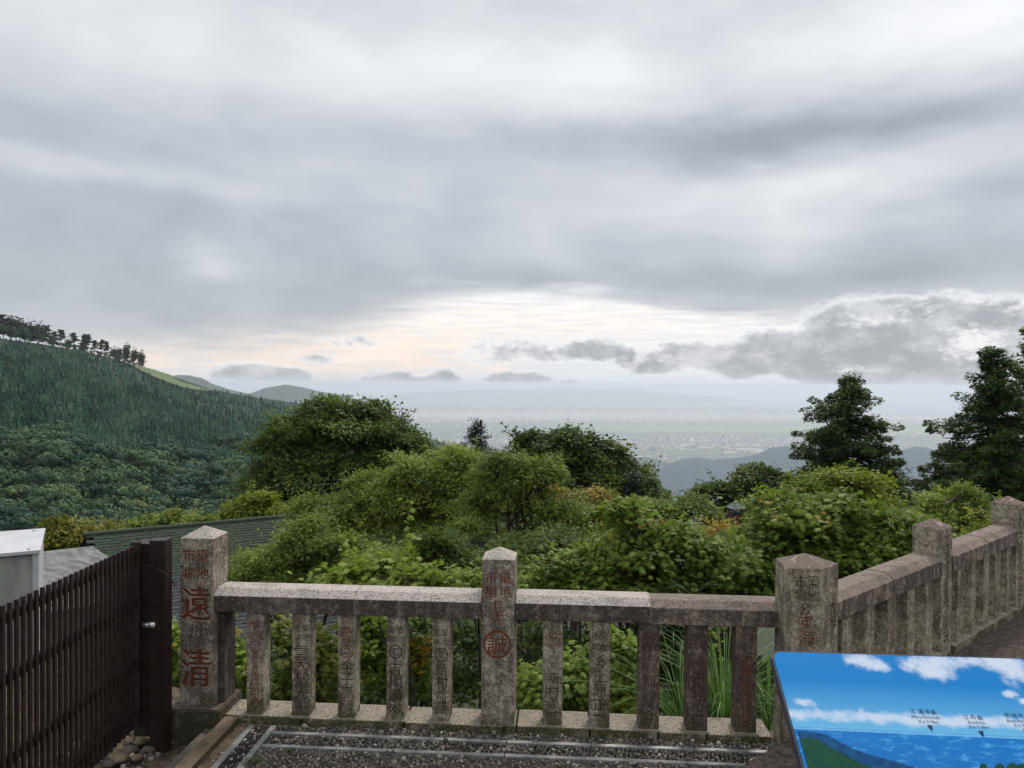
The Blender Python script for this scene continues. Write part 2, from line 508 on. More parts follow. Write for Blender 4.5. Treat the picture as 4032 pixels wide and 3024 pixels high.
M['brown_metal'] = noise_mat('dark_brown_painted_metal', (0.015, 0.0085, 0.007), (0.030, 0.017, 0.014), 30, 0.5, 0.15, 0.002, spec=0.35)
M['chrome'] = noise_mat('worn_chrome', (0.5, 0.5, 0.52), (0.65, 0.65, 0.67), 50, 0.25, 0.05, 0.002, metal=0.9)
M['bark'] = noise_mat('bark', (0.028, 0.022, 0.017), (0.085, 0.068, 0.052), 18, 0.9, 0.6, 0.02)
M['bark_pale'] = noise_mat('pale_bark', (0.10, 0.085, 0.06), (0.2, 0.17, 0.13), 25, 0.9, 0.5, 0.01)
M['black'] = noise_mat('black_rubber_and_shade', (0.012, 0.012, 0.012), (0.02, 0.02, 0.02), 30, 0.6, 0.0)
M['white_metal'] = noise_mat('white_sheet_metal', (0.47, 0.47, 0.50), (0.56, 0.56, 0.59), 6, 0.45, 0.03, 0.002)
M['grey_board'] = noise_mat('grey_board', (0.26, 0.26, 0.245), (0.36, 0.36, 0.34), 4, 0.8, 0.1, 0.004, stretch=(3, 3, .6))
M['fence_green'] = noise_mat('dark_painted_pole', (0.02, 0.03, 0.028), (0.04, 0.05, 0.046), 20, 0.6, 0.1, 0.003)

# inscription paint, worn through in places
def paint_mat(name, col, worn, amt):
    m, t, b = base_mat(name)
    geo = t.new('ShaderNodeNewGeometry')
    P = geo.outputs['Position']
    n = t.noise(P, 120.0, 4, 0.65); n0 = t.noise(P, 14.0, 3, 0.6)
    w = t.mr(t.m('ADD', n, t.m('MULTIPLY', t.m('SUBTRACT', n0, 0.5), 0.6)), 0.5 - amt, 0.62 - amt)
    c = t.mix(w, col, worn)
    setp(t, b, c, 0.9, normal=t.bump(n, 0.6, 0.004), spec=0.2)
    return m
M['red'] = paint_mat('worn_red_inscription', (0.21, 0.062, 0.034), (0.10, 0.05, 0.035), 0.0)
M['brown'] = paint_mat('worn_brown_inscription', (0.055, 0.03, 0.024), (0.12, 0.075, 0.055), -0.03)
M['faint'] = paint_mat('faint_inscription', (0.075, 0.048, 0.038), (0.15, 0.12, 0.095), 0.02)

M['maple_near'] = leaf_mat('maple_leaf_near', (0.068, 0.121, 0.022), (0.233, 0.314, 0.059), (0.48, 0.24, 0.03))
M['maple_yellow'] = leaf_mat('maple_leaf_yellow_green', (0.093, 0.140, 0.022), (0.238, 0.234, 0.055), (0.46, 0.22, 0.03))
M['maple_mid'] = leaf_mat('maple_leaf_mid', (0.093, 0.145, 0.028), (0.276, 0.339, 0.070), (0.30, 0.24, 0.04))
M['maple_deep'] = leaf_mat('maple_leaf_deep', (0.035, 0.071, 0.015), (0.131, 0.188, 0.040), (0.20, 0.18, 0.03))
M['lime'] = leaf_mat('lime_green_leaf', (0.132, 0.184, 0.018), (0.275, 0.315, 0.040), (0.38, 0.33, 0.03))
M['gold'] = leaf_mat('gold_green_leaf', (0.116, 0.131, 0.020), (0.275, 0.247, 0.045), (0.46, 0.28, 0.07))
M['cedar'] = leaf_mat('cedar_needles', (0.031, 0.066, 0.020), (0.101, 0.158, 0.041), (0.12, 0.08, 0.03), 0.2)
M['fir'] = leaf_mat('fir_needles', (0.012, 0.030, 0.023), (0.034, 0.064, 0.045), None, 0.1)
M['far_conifer'] = leaf_mat('far_conifer', (0.020, 0.068, 0.052), (0.075, 0.169, 0.102), (0.10, 0.15, 0.06), 0.1, 0.7)  # greens pushed towards blue, painting distance haze into the needles
M['far_broad'] = leaf_mat('far_broadleaf', (0.021, 0.060, 0.046), (0.095, 0.151, 0.069), (0.18, 0.23, 0.07), 0.1, 0.7)  # bluish greens carry some of the slope's haze in the leaf colour
M['far_pine'] = leaf_mat('far_pine', (0.024, 0.047, 0.030), (0.070, 0.108, 0.057), None, 0.1, 0.7)  # lightened greens, haze painted into the skyline crowns
M['grass_blade'] = leaf_mat('pampas_blade', (0.08, 0.16, 0.05), (0.22, 0.33, 0.14), (0.3, 0.3, 0.15), 0.3)
M['weed'] = leaf_mat('weed_leaf', (0.04, 0.10, 0.025), (0.08, 0.16, 0.04), None, 0.2)

# ------------------------------------------------------------------ land: near hillside, mountains, plain, sea
def smooth01(x):
    x = np.clip(x, 0, 1)
    return x * x * (3 - 2 * x)

def vnoise(x, y, seed=0):
    """cheap smooth value noise on numpy arrays"""
    def h(i, j):
        v = np.sin(i * 127.1 + j * 311.7 + seed * 74.7) * 43758.5453
        return v - np.floor(v)
    xi, yi = np.floor(x), np.floor(y)
    fx, fy = smooth01(x - xi), smooth01(y - yi)
    a, b, c, d = h(xi, yi), h(xi + 1, yi), h(xi, yi + 1), h(xi + 1, yi + 1)
    return (a * (1 - fx) + b * fx) * (1 - fy) + (c * (1 - fx) + d * fx) * fy

def fbm(x, y, o=4, seed=0):
    s, a, t = 0, 0.5, 0
    for i in range(o):
        s = s + a * vnoise(x * 2 ** i, y * 2 ** i, seed + i * 13); t += a; a *= 0.5
    return s / t

def hill_z(x, y):
    """near hillside falling away in front of the terrace"""
    d = np.hypot(x, y)
    e = np.maximum(d - 4.2, 0)
    z = -0.55 - 0.75 * np.minimum(e, 3.0) - 0.36 * np.maximum(e - 3.0, 0)
    z = np.where(d > 400, -0.55 - 2.25 - 0.36 * 392.8 - (d - 400) * 0.21, z)
    return np.maximum(z, -720)

radii = np.concatenate([[0.0], np.geomspace(4.0, 3200, 90)])
ang = np.linspace(0, 2 * np.pi, 181)
rr, aa = np.meshgrid(radii, ang, indexing='ij')
X, Y = rr * np.sin(aa), rr * np.cos(aa)
Z = hill_z(X, Y) + (fbm(X / 6, Y / 6) - 0.5) * np.minimum(rr * 0.06, 12)
back = smooth01((-Y) / (rr + 1e-6) * 2.0)            # behind the viewer the mountain goes on at terrace height
Z = Z * (1 - back) + (-0.6) * back
nr, na = X.shape
I = np.arange(nr - 1)[:, None] * na + np.arange(na - 1)[None]
Fq = np.stack([I, I + na, I + na + 1, I + 1], -1).reshape(-1, 4)
M['hill_ground'] = noise_mat('hillside_ground', (0.02, 0.026, 0.012), (0.045, 0.055, 0.025), 0.6, 0.95, 0.6, 0.2)
o = link_mesh('hillside', np_mesh('hillside', np.stack([X, Y, Z], -1).reshape(-1, 3), Fq, M['hill_ground'], smooth=True))
tag(o, kind='structure')

# plain and sea: one level sheet that dips very slightly away from the mountain
DIP = 0.0138
def plain_z(x, y):
    return -700 - DIP * y + 0.0 * x

def coast_y(x):
    # distance of the shore as seen in the photograph: nearer on the right
    return 19200 + np.maximum(0, 10300 - x) * 3.1 - np.clip(x - 10300, 0, 14000) * 0.33 + 700 * np.sin(x / 2600.0) + (fbm(x / 900, x * 0, 3) - .5) * 1200

radii = np.concatenate([np.geomspace(1500, 100000, 170)])
ang = np.linspace(-np.pi, np.pi, 241)
rr, aa = np.meshgrid(radii, ang, indexing='ij')
X, Y = rr * np.sin(aa), rr * np.cos(aa)
Z = plain_z(X, Y)
nr, na = X.shape
I = np.arange(nr - 1)[:, None] * na + np.arange(na - 1)[None]
Fq = np.stack([I, I + na, I + na + 1, I + 1], -1).reshape(-1, 4)
m, t, b = base_mat('plain_ground')
geo = t.new('ShaderNodeNewGeometry')
P = geo.outputs['Position']
sp = t.new('ShaderNodeSeparateXYZ'); t.l.new(P, sp.inputs[0])
nb = t.noise(P, 1 / 2600, 4, 0.6)
nf = t.noise(P, 1 / 420, 5, 0.65)
ns = t.noise(P, 1 / 120, 4, 0.7)
urb = t.mix(t.mr(nf, .35, .65), (0.10, 0.115, 0.13), (0.20, 0.215, 0.235))
fld = t.mix(t.mr(ns, .4, .6), (0.08, 0.14, 0.055), (0.22, 0.28, 0.10))
wod = t.mix(t.mr(ns, .4, .6), (0.035, 0.06, 0.045), (0.07, 0.10, 0.06))
strk = t.noise(t.scale(P, (1 / 5200, 1 / 900, 1)), 1.0, 5, .6)
c = t.mix(t.mr(strk, .50, .58), urb, fld)
c = t.mix(t.mr(t.noise(t.scale(P, (1 / 2600, 1 / 700, 1)), 1.0, 6, 0.65, 0.5), .53, .60), c, wod)
belt = t.mr(t.m('ABSOLUTE', t.m('SUBTRACT', sp.outputs[1], 12600)), 1300, 700)
c = t.mix(t.m('MULTIPLY', t.m('MULTIPLY', belt, t.mr(sp.outputs[0], 0, 2500)), 0.9), c, (0.22, 0.28, 0.11))
bright = t.m('MULTIPLY', t.mr(t.m('ABSOLUTE', t.m('SUBTRACT', sp.outputs[1], 17500)), 4200, 900), t.mr(t.noise(t.scale(P, (1 / 1900, 1 / 420, 1)), 1.0, 6, .68), .40, .60))  # sunlit strip of the plain, painted as paler ground
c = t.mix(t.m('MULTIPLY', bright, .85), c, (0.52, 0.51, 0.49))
setp(t, b, c, 0.9, spec=0.2)
M['plain'] = m
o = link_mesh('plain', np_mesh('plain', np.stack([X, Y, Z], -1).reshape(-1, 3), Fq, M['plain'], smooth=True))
tag(o, kind='structure')

# sea: a sheet a few metres above the plain, beginning at the shore
xs = np.linspace(-20000, 90000, 260)
fr = np.concatenate([[0], np.geomspace(150, 75000, 70)])
XX, FF = np.meshgrid(xs, fr, indexing='ij')
YY = coast_y(XX) + FF
YY = np.minimum(YY, 97000 + FF * .02)
ZZ = plain_z(XX, YY) + 6
nr, na = XX.shape
I = np.arange(nr - 1)[:, None] * na + np.arange(na - 1)[None]
Fq = np.stack([I, I + na, I + na + 1, I + 1], -1).reshape(-1, 4)
m, t, b = base_mat('sea_water')
geo = t.new('ShaderNodeNewGeometry')
nsea = t.noise(t.scale(geo.outputs['Position'], (1 / 9000, 1 / 2500, 1)), 1.0, 4, 0.6)
setp(t, b, t.mix(t.mr(nsea, .35, .65), (0.06, 0.12, 0.17), (0.09, 0.16, 0.22)), 0.35, spec=0.5)
M['sea'] = m
o = link_mesh('sea', np_mesh('sea', np.stack([XX, YY, ZZ], -1).reshape(-1, 3), Fq, M['sea'], smooth=True))
tag(o, kind='structure')

# --- left mountainside: surface through its skyline, falling to the valley
ridge_px = [(-1500, 1020), (-600, 1180), (-200, 1280), (0, 1333), (158, 1354), (253, 1370), (316, 1380), (380, 1396), (443, 1408), (494, 1430), (551, 1444), (601, 1456), (671, 1478), (747, 1506), (823, 1532),
            (981, 1562), (1108, 1578), (1196, 1592), (1400, 1640), (1640, 1712), (1800, 1760), (1950, 1840), (2100, 1960)]
ridge_D = [(-1500, 340), (0, 520), (550, 800), (823, 1150), (1200, 1700), (2100, 2200)]
def ridge_y(px): return np.interp(px, [a for a, _ in ridge_px], [b for _, b in ridge_px])
def ridge_d(px): return np.interp(px, [a for a, _ in ridge_D], [b for _, b in ridge_D])
VB = 2230.0
def slope_point(px, v):
    """v=0 skyline, v=1 valley floor; returns world xyz arrays"""
    ry = ridge_y(px)
    py = ry + (VB - ry) * v
    d0 = ridge_d(px)
    d1 = 170 + 60 * np.clip(px / 1000, 0, 3)
    g = v ** 0.75
    dist = 1 / ((1 - g) / d0 + g / d1)
    dist = dist * (1 + 0.05 * np.sin(px / 95.0 + 2.0 * v) * np.sin(v * 3.1) + 0.03 * np.sin(px / 37.0) * np.sin(v * 3.1))
    sx = (px - 2016) / FPX; sy = (1512 - py) / FPX
    dirx = _f.x + CR.x * sx + CU.x * sy; diry = _f.y + CR.y * sx + CU.y * sy; dirz = _f.z + CR.z * sx + CU.z * sy
    k = dist / diry
    return np.stack([EYE.x + dirx * k, EYE.y + diry * k, EYE.z + dirz * k], -1)
pxs = np.linspace(-1500, 2100, 150)
vs = np.linspace(0, 1, 60)
PX, VV = np.meshgrid(pxs, vs, indexing='ij')
S = slope_point(PX, VV)
# far side falls away behind the skyline
S0 = S[:, 0, :]
dirs = np.stack([np.full(len(pxs), 0.25), np.full(len(pxs), 0.97), np.zeros(len(pxs))], -1)
behind = []
for e, dzz in ((900, -420), (500, -220), (200, -70), (60, -14)):
    q = S0 + dirs * e; q[:, 2] = np.maximum(S0[:, 2] + dzz, -690); behind.append(q)
S = np.concatenate([np.stack(behind, 1), S], 1)
nr, na = S.shape[:2]
I = np.arange(nr - 1)[:, None] * na + np.arange(na - 1)[None]
Fq = np.stack([I, I + na, I + na + 1, I + 1], -1).reshape(-1, 4)
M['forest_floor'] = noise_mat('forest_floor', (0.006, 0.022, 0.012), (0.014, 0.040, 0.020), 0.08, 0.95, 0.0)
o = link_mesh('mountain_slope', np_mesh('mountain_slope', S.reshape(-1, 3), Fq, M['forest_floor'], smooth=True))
tag(o, kind='structure')
# pale grass clearing below the skyline trees
cl = [(545, 630), (600, 660), (660, 700), (720, 740), (780, 790), (830, 830)]
V, F = [], []
cxs = np.linspace(520, 845, 60)
top_v = 0.0015; 
for i, px in enumerate(cxs):
    s = (px - 520) / 325
    w = 0.043 * math.sin(math.pi * min(1, max(0.03, s * 1.02))) ** 0.7
    for v in np.linspace(top_v, top_v + w + 0.002, 6):
        p = slope_point(np.array([px]), np.array([v]))[0]
        V.append((p[0], p[1] - 0.8, p[2] + 1.2))
for i in range(len(cxs) - 1):
    for j in range(5):
        a = i * 6 + j
        F.append((a, a + 6, a + 7, a + 1))
M['clearing'] = noise_mat('clearing_grass', (0.055, 0.095, 0.045), (0.15, 0.185, 0.075), 0.16, 0.9, 0.0)
tag(link_mesh('grass_clearing', np_mesh('grass_clearing', np.array(V), np.array(F), M['clearing'], smooth=True)), 'pale green grass clearing just under the ridge of the left mountain', 'clearing', kind='stuff')

# --- farther wooded hills
def far_hill(name, pts, D, Dn, ybase, col1, col2, seed, bumps=3.0, scale=1.0):
    px = np.linspace(pts[0][0], pts[-1][0], 260)
    py = np.interp(px, [p[0] for p in pts], [p[1] for p in pts])
    py = py - (fbm(px / 26.0, px * 0 + seed, 4, seed) - 0.5) * bumps * 2
    rows = []
    top = np.array([at(a, b_, D) for a, b_ in zip(px, py)])
    bk = top.copy(); bk[:, 1] += D * 0.25; bk[:, 2] -= D * 0.12; rows.append(bk)
    rows.append(top)
    K = 22
    for k in range(1, K + 1):
        g = k / K
        yy = py + (ybase - py) * g
        Dk = 1 / ((1 - g) / D + g / Dn)
        row = np.array([at(a, b_, Dk) for a, b_ in zip(px, yy)])
        # gullies and spurs
        row[:, 1] *= 1 + 0.05 * math.sin(math.pi * g) * (fbm(px / 90.0 + g * 1.5, px * 0 + g * 2, 3, seed) - 0.5) * 2
        rows.append(row)
    S = np.stack(rows, 1)
    nr, na = S.shape[:2]
    I = np.arange(nr - 1)[:, None] * na + np.arange(na - 1)[None]
    Fq = np.stack([I, I + na, I + na + 1, I + 1], -1).reshape(-1, 4)
    mt = noise_mat(name + '_woods', col1, col2, scale, 0.95, 0.0)
    ob = link_mesh(name, np_mesh(name, S.reshape(-1, 3), Fq, mt, smooth=True))
    tag(ob, kind='structure')
    return ob
far_hill('distant_hill', [(560, 1520), (671, 1482), (705, 1476), (740, 1478), (797, 1491), (860, 1519), (905, 1531), (968, 1548), (1100, 1600), (1200, 1640)], 5200, 4000, 1720, (0.02, 0.045, 0.03), (0.04, 0.075, 0.05), 3, 4.0, 0.02)
far_hill('distant_hill', [(860, 1600), (930, 1560), (987, 1546), (1038, 1530), (1085, 1520), (1120, 1515), (1171, 1523), (1266, 1542), (1361, 1555), (1400, 1572), (1500, 1610), (1650, 1680)], 7000, 5500, 1760, (0.02, 0.04, 0.03), (0.035, 0.065, 0.045), 5, 4.0, 0.02)
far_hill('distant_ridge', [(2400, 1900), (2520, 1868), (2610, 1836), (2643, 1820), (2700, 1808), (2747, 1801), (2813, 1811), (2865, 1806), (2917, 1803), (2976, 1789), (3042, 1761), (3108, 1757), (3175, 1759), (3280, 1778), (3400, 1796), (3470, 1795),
                           (3529, 1781), (3570, 1765), (3610, 1759), (3650, 1764), (3691, 1774), (3760, 1780), (3900, 1770), (4100, 1800), (4400, 1820)], 5500, 3500, 2080, (0.020, 0.046, 0.070), (0.040, 0.074, 0.102), 8, 3.0, 0.012)  # blue of the thick valley haze is mixed into this wood colour
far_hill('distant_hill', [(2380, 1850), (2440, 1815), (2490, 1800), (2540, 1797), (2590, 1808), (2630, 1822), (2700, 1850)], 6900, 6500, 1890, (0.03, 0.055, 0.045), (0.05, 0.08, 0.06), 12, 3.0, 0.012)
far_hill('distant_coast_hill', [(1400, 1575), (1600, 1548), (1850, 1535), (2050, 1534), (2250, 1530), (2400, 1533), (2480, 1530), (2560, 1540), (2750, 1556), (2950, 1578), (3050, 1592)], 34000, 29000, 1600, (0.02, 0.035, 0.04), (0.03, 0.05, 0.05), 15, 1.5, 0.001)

# ------------------------------------------------------------------ haze
hz = 210000.0
ht = 60.0
bm = bmesh.new()
bm_box(bm, -105000, 105000, -105000, 105000, -1500, ht)
hm = bpy.data.materials.new('haze')
hm.use_nodes = True
ht_ = NT(hm.node_tree)
ht_.n.clear()
pv = ht_.new('ShaderNodeVolumePrincipled')
pv.inputs['Color'].default_value = (0.85, 0.905, 1.0, 1)
pv.inputs['Density'].default_value = 7.0e-5
pv.inputs['Anisotropy'].default_value = 0.35
mo = ht_.new('ShaderNodeOutputMaterial')
ht_.l.new(pv.outputs[0], mo.inputs['Volume'])
tag(link_mesh('haze', bm_mesh('haze', bm, hm), rot=(-DIP, 0, 0)), 'pale blue haze filling the air over the plain', 'haze', kind='stuff')

# ------------------------------------------------------------------ town on the plain
def box_soup(cx, cy_, cz, sx, sy, sz, rot, tint):
    """many five-sided boxes"""
    tv = np.array([[-.5, -.5, 0], [.5, -.5, 0], [.5, .5, 0], [-.5, .5, 0], [-.5, -.5, 1], [.5, -.5, 1], [.5, .5, 1], [-.5, .5, 1]])
    tf = np.array([[4, 5, 6, 7], [0, 1, 5, 4], [1, 2, 6, 5], [2, 3, 7, 6], [3, 0, 4, 7]])
    n = len(cx)
    c, s = np.cos(rot), np.sin(rot)
    lx = tv[None, :, 0] * sx[:, None]; ly = tv[None, :, 1] * sy[:, None]
    V = np.stack([cx[:, None] + lx * c[:, None] - ly * s[:, None], cy_[:, None] + lx * s[:, None] + ly * c[:, None], cz[:, None] + tv[None, :, 2] * sz[:, None]], -1).reshape(-1, 3)
    F = (tf[None] + (np.arange(n) * 8)[:, None, None]).reshape(-1, 4)
    return V, F, np.repeat(tint, 8)

m = bpy.data.materials.new('town_walls'); m.use_nodes = True
t = NT(m.node_tree); b = t.n['Principled BSDF']
a_ = t.new('ShaderNodeAttribute', attribute_name='tint')
cr = t.new('ShaderNodeValToRGB')
t.l.new(a_.outputs['Fac'], cr.inputs[0])
el = cr.color_ramp.elements
el[0].color = (0.20, 0.22, 0.25, 1); el[1].color = (0.85, 0.83, 0.80, 1)
for p_, c_ in ((0.3, (0.32, 0.30, 0.30, 1)), (0.5, (0.55, 0.52, 0.48, 1)), (0.7, (0.78, 0.76, 0.72, 1))):
    e_ = el.new(p_); e_.color = c_
setp(t, b, cr.outputs[0], 0.7, spec=0.3)
M['town'] = m

rng = np.random.default_rng(11)
N = 90000
d = 7000 * (33000 / 7000) ** rng.uniform(0, 1, N)
az = np.radians(rng.uniform(-16, 36, N))
x, y = d * np.sin(az), d * np.cos(az)
dens = fbm(x / 2600, y / 520, 5, 21)
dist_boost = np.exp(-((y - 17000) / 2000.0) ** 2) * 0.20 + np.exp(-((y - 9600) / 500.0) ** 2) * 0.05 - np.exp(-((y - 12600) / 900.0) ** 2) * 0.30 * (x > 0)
keep = (dens + dist_boost + rng.uniform(-.10, .10, N) > 0.595) & (y < coast_y(x) - 60)
x, y, d = x[keep], y[keep], d[keep]
n = len(x)
size = rng.lognormal(2.30, 0.40, n) * (0.45 + d / 24000)
big = rng.uniform(size=n) < 0.03
size[big] *= 2.2
V, F, tt = box_soup(x, y, plain_z(x, y) - 1, size * rng.uniform(.8, 1.8, n), size, size * rng.uniform(.35, .9, n) + rng.uniform(0, 1, n) ** 8 * 25, rng.uniform(-.5, .5, n), np.clip(rng.beta(1.1, 1.5, n) + np.maximum(dist_boost[keep], 0) * 3.2, 0, 1))  # houses in the sunlit strip get paler tints, sunshine put into colour
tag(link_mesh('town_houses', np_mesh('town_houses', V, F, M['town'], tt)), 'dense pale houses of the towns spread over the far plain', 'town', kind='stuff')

# larger blocks one can pick out
blocks = [(1705, 1660, 46, 12), (1790, 1652, 40, 10), (1822, 1650, 30, 12), (1845, 1664, 70, 12), (1880, 1661, 50, 14), (1912, 1659, 36, 12), (1925, 1662, 26, 16), (2015, 1640, 70, 14), (2065, 1642, 30, 10), (2082, 1641, 30, 10),
          (1975, 1655, 90, 6), (1640, 1668, 60, 8), (2540, 1797, 60, 6), (2950, 1770, 120, 8), (2780, 1762, 70, 7), (2870, 1780, 60, 6), (3080, 1640, 40, 9), (3200, 1655, 60, 7), (2905, 1640, 50, 8), (2330, 1640, 50, 8), (3000, 1776, 110, 6), (2700, 1750, 50, 6)]
wpos = ['far left end', 'left middle', 'middle', 'right middle', 'far right end']
block_lab = ['small cream tower block leftmost of the lit factory row above the small fir', 'cream slab block behind the left part of the lit factory row', 'short pale block in the lit factory row left of the fir top',
             'long low cream factory hall directly left of the small fir tip', 'cream apartment slab right behind the tip of the small fir', 'pale stepped block just right of the small fir tip', 'tallest cream block at the right end of the lit factory row',
             'wide cream apartment slab standing alone above the round dark tree', 'first of two small pale slabs right of the wide apartment slab', 'second of two small pale slabs right of the wide apartment slab',
             'long thin white warehouse behind the lit factory row', 'low pinkish hall at the left foot of the lit factory row', 'bright white flat roof on the low hill left of the blue ridge', 'long white warehouse roof behind the blue ridge, widest there',
             'white hall behind the blue ridge, nearest the ridge saddle', 'white roof between the two long warehouses behind the ridge', 'white block in the bright town by the shore left of the cedar', 'white slab beside the cedar top in the shore town',
             'pale hall above the green fields near the shore', 'pale hall in the middle of the plain above the round tree', 'second long white warehouse roof, right one above the blue ridge', 'small white hall in the valley town left of the ridge hump']
for i, (px, py, wpx, hpx) in enumerate(blocks):
    dr = ray(px, py + 3)
    lo, hi_ = 2000.0, 60000.0
    for _ in range(50):
        md = (lo + hi_) / 2
        p = EYE + dr * md
        if p.z > plain_z(p.x, p.y): lo = md
        else: hi_ = md
    p = EYE + dr * lo
    wm_, hm_ = wpx * lo / FPX * 0.8, hpx * lo / FPX * 0.75
    zb = plain_z(p.x, p.y)
    rootb = empty('factory_building' if wpx > 50 else 'apartment_block', (p.x, p.y, zb), R(random.uniform(-12, 12)), block_lab[i], 'building', 'pale buildings picked out on the plain')
    Vb, Fb, _t = box_soup(np.array([0.]), np.array([0.]), np.array([-2.]), np.array([wm_]), np.array([min(wm_ * .5, 40.)]), np.array([hm_]), np.array([0.]), np.array([.85]))
    link_mesh('wall', np_mesh('wall', Vb, Fb, M['town'], np.full(8, random.uniform(.68, 1.0))), rootb)
    Vb, Fb, _t = box_soup(np.array([0.]), np.array([0.]), np.array([hm_ - 2.]), np.array([wm_ * .98]), np.array([min(wm_ * .48, 38.)]), np.array([hm_ * .08 + .5]), np.array([0.]), np.array([.5]))
    link_mesh('roof', np_mesh('roof', Vb, Fb, M['town'], np.full(8, random.uniform(.6, .9))), rootb)

# ------------------------------------------------------------------ forest on the left mountain
def conifer_template(seed, tris=52):
    rg = np.random.default_rng(seed)
    V, F = [], []
    # inner dark cone so the tree has a body
    k = 7
    a = np.linspace(0, 2 * np.pi, k, endpoint=False)
    V += [(0, 0, 1.0)] + [(0.15 * math.cos(q), 0.15 * math.sin(q), 0.12) for q in a]
    F += [(0, 1 + i, 1 + (i + 1) % k) for i in range(k)]
    for i in range(tris):
        h = rg.uniform(0.06, 0.97) ** 0.9
        r = 0.31 * (1 - h) ** 0.85 + 0.014
        q = rg.uniform(0, 2 * np.pi)
        r *= rg.uniform(.75, 1.12)
        w = rg.uniform(.06, .11) * (1.2 - h * .7)
        c, s = math.cos(q), math.sin(q)
        n0 = len(V)
        V += [(c * r * .3 - s * w, s * r * .3 + c * w, h + .035), (c * r * .3 + s * w, s * r * .3 - c * w, h + .035), (c * r, s * r, h - rg.uniform(.0, .05))]
        F.append((n0, n0 + 1, n0 + 2))
    return np.array(V), np.array(F)

def broad_template(seed, n=330, flat=0.85):
    rg = np.random.default_rng(seed)
    V, F = [], []
    lobes = [(rg.normal(0, .20), rg.normal(0, .20), rg.uniform(.40, .80), rg.uniform(.15, .25)) for _ in range(8)]
    for i in range(n):
        x, y, z, r = lobes[rg.integers(8)]
        d = rg.normal(size=3); d /= np.linalg.norm(d); d[2] = abs(d[2]) * 1.0 - .25
        p = np.array([x, y, z]) + d * r * np.array([1, 1, flat])
        T = np.cross(d, rg.normal(size=3)); T /= np.linalg.norm(T) + 1e-6
        B = np.cross(d, T)
        s = rg.uniform(.022, .05)
        n0 = len(V)
        V += [p + T * s, p - T * s * .6 + B * s * .8, p - T * s * .5 - B * s * .8, p + (T * rg.uniform(-.4, .4) + d * .5) * s]
        F += [(n0, n0 + 1, n0 + 3), (n0 + 1, n0 + 2, n0 + 3), (n0 + 2, n0, n0 + 3)]
    # core
    for x, y, z, r in lobes:
        n0 = len(V); r *= .5
        V += [(x, y, z + r * flat), (x + r, y, z), (x, y + r, z), (x - r, y, z), (x, y - r, z), (x, y, z - r * flat)]
        F += [(n0, n0 + 1, n0 + 2), (n0, n0 + 2, n0 + 3), (n0, n0 + 3, n0 + 4), (n0, n0 + 4, n0 + 1), (n0 + 5, n0 + 2, n0 + 1), (n0 + 5, n0 + 3, n0 + 2), (n0 + 5, n0 + 4, n0 + 3), (n0 + 5, n0 + 1, n0 + 4)]
    return np.array(V), np.array(F)

con_t = [conifer_template(s) for s in (1, 2, 3)]
bro_t = [broad_template(s) for s in (4, 5, 6, 7)]
pin_t = [broad_template(s, 90, 0.35) for s in (8, 9, 10)]

# sample the slope surface evenly by area
rng = np.random.default_rng(5)
N = 31000
px = rng.uniform(-300, 2000, N); vv = rng.uniform(0.004, 1.0, N)
span = (VB - ridge_y(px))
keep = rng.uniform(size=N) < span / 1050.0
px, vv = px[keep], vv[keep]
P0 = slope_point(px, vv)
d0 = np.linalg.norm(P0 - np.array(EYE), axis=1)
inclear = (px > 535) & (px < 840) & (vv < 0.006 + 0.050 * np.sin(np.pi * np.clip((px - 520) / 325, 0.03, 1)) ** .7)
px, vv, P0, d0 = px[~inclear], vv[~inclear], P0[~inclear], d0[~inclear]
pyv = ridge_y(px) + (VB - ridge_y(px)) * vv
broad_line = 1850 + 0.10 * px + 70 * (fbm(px / 160, px * 0, 3, 4) - .5) * 2
is_b = (pyv > broad_line + rng.normal(0, 30, len(px)))
kb0 = ~is_b | (rng.uniform(size=len(px)) < .14)
px, vv, P0, d0, pyv, is_b = px[kb0], vv[kb0], P0[kb0], d0[kb0], pyv[kb0], is_b[kb0]
order = np.argsort(d0)
n_ind = 290
# trunks stand 5-9 m tall on the young plantation, taller in the old wood below
hgt = np.where(is_b, rng.uniform(85, 185, len(px)), rng.uniform(24, 42, len(px)) * np.clip(.50 + (pyv - ridge_y(px)) / 380, .50, 1.2)) * d0 / FPX
tintv = np.clip(0.5 + (fbm(px / 60, vv * 30, 3, 9) - .5) * 2.4 + rng.normal(0, .18, len(px)), 0, 1)
pale = rng.uniform(size=len(px)) < np.where(is_b, .07, .012)
tintv = np.where(pale, rng.uniform(1.1, 1.9, len(px)), tintv)
in_view = (px > -60) & (px < 1240) & (pyv < 2190)
ordv = [i for i in order if in_view[i]]
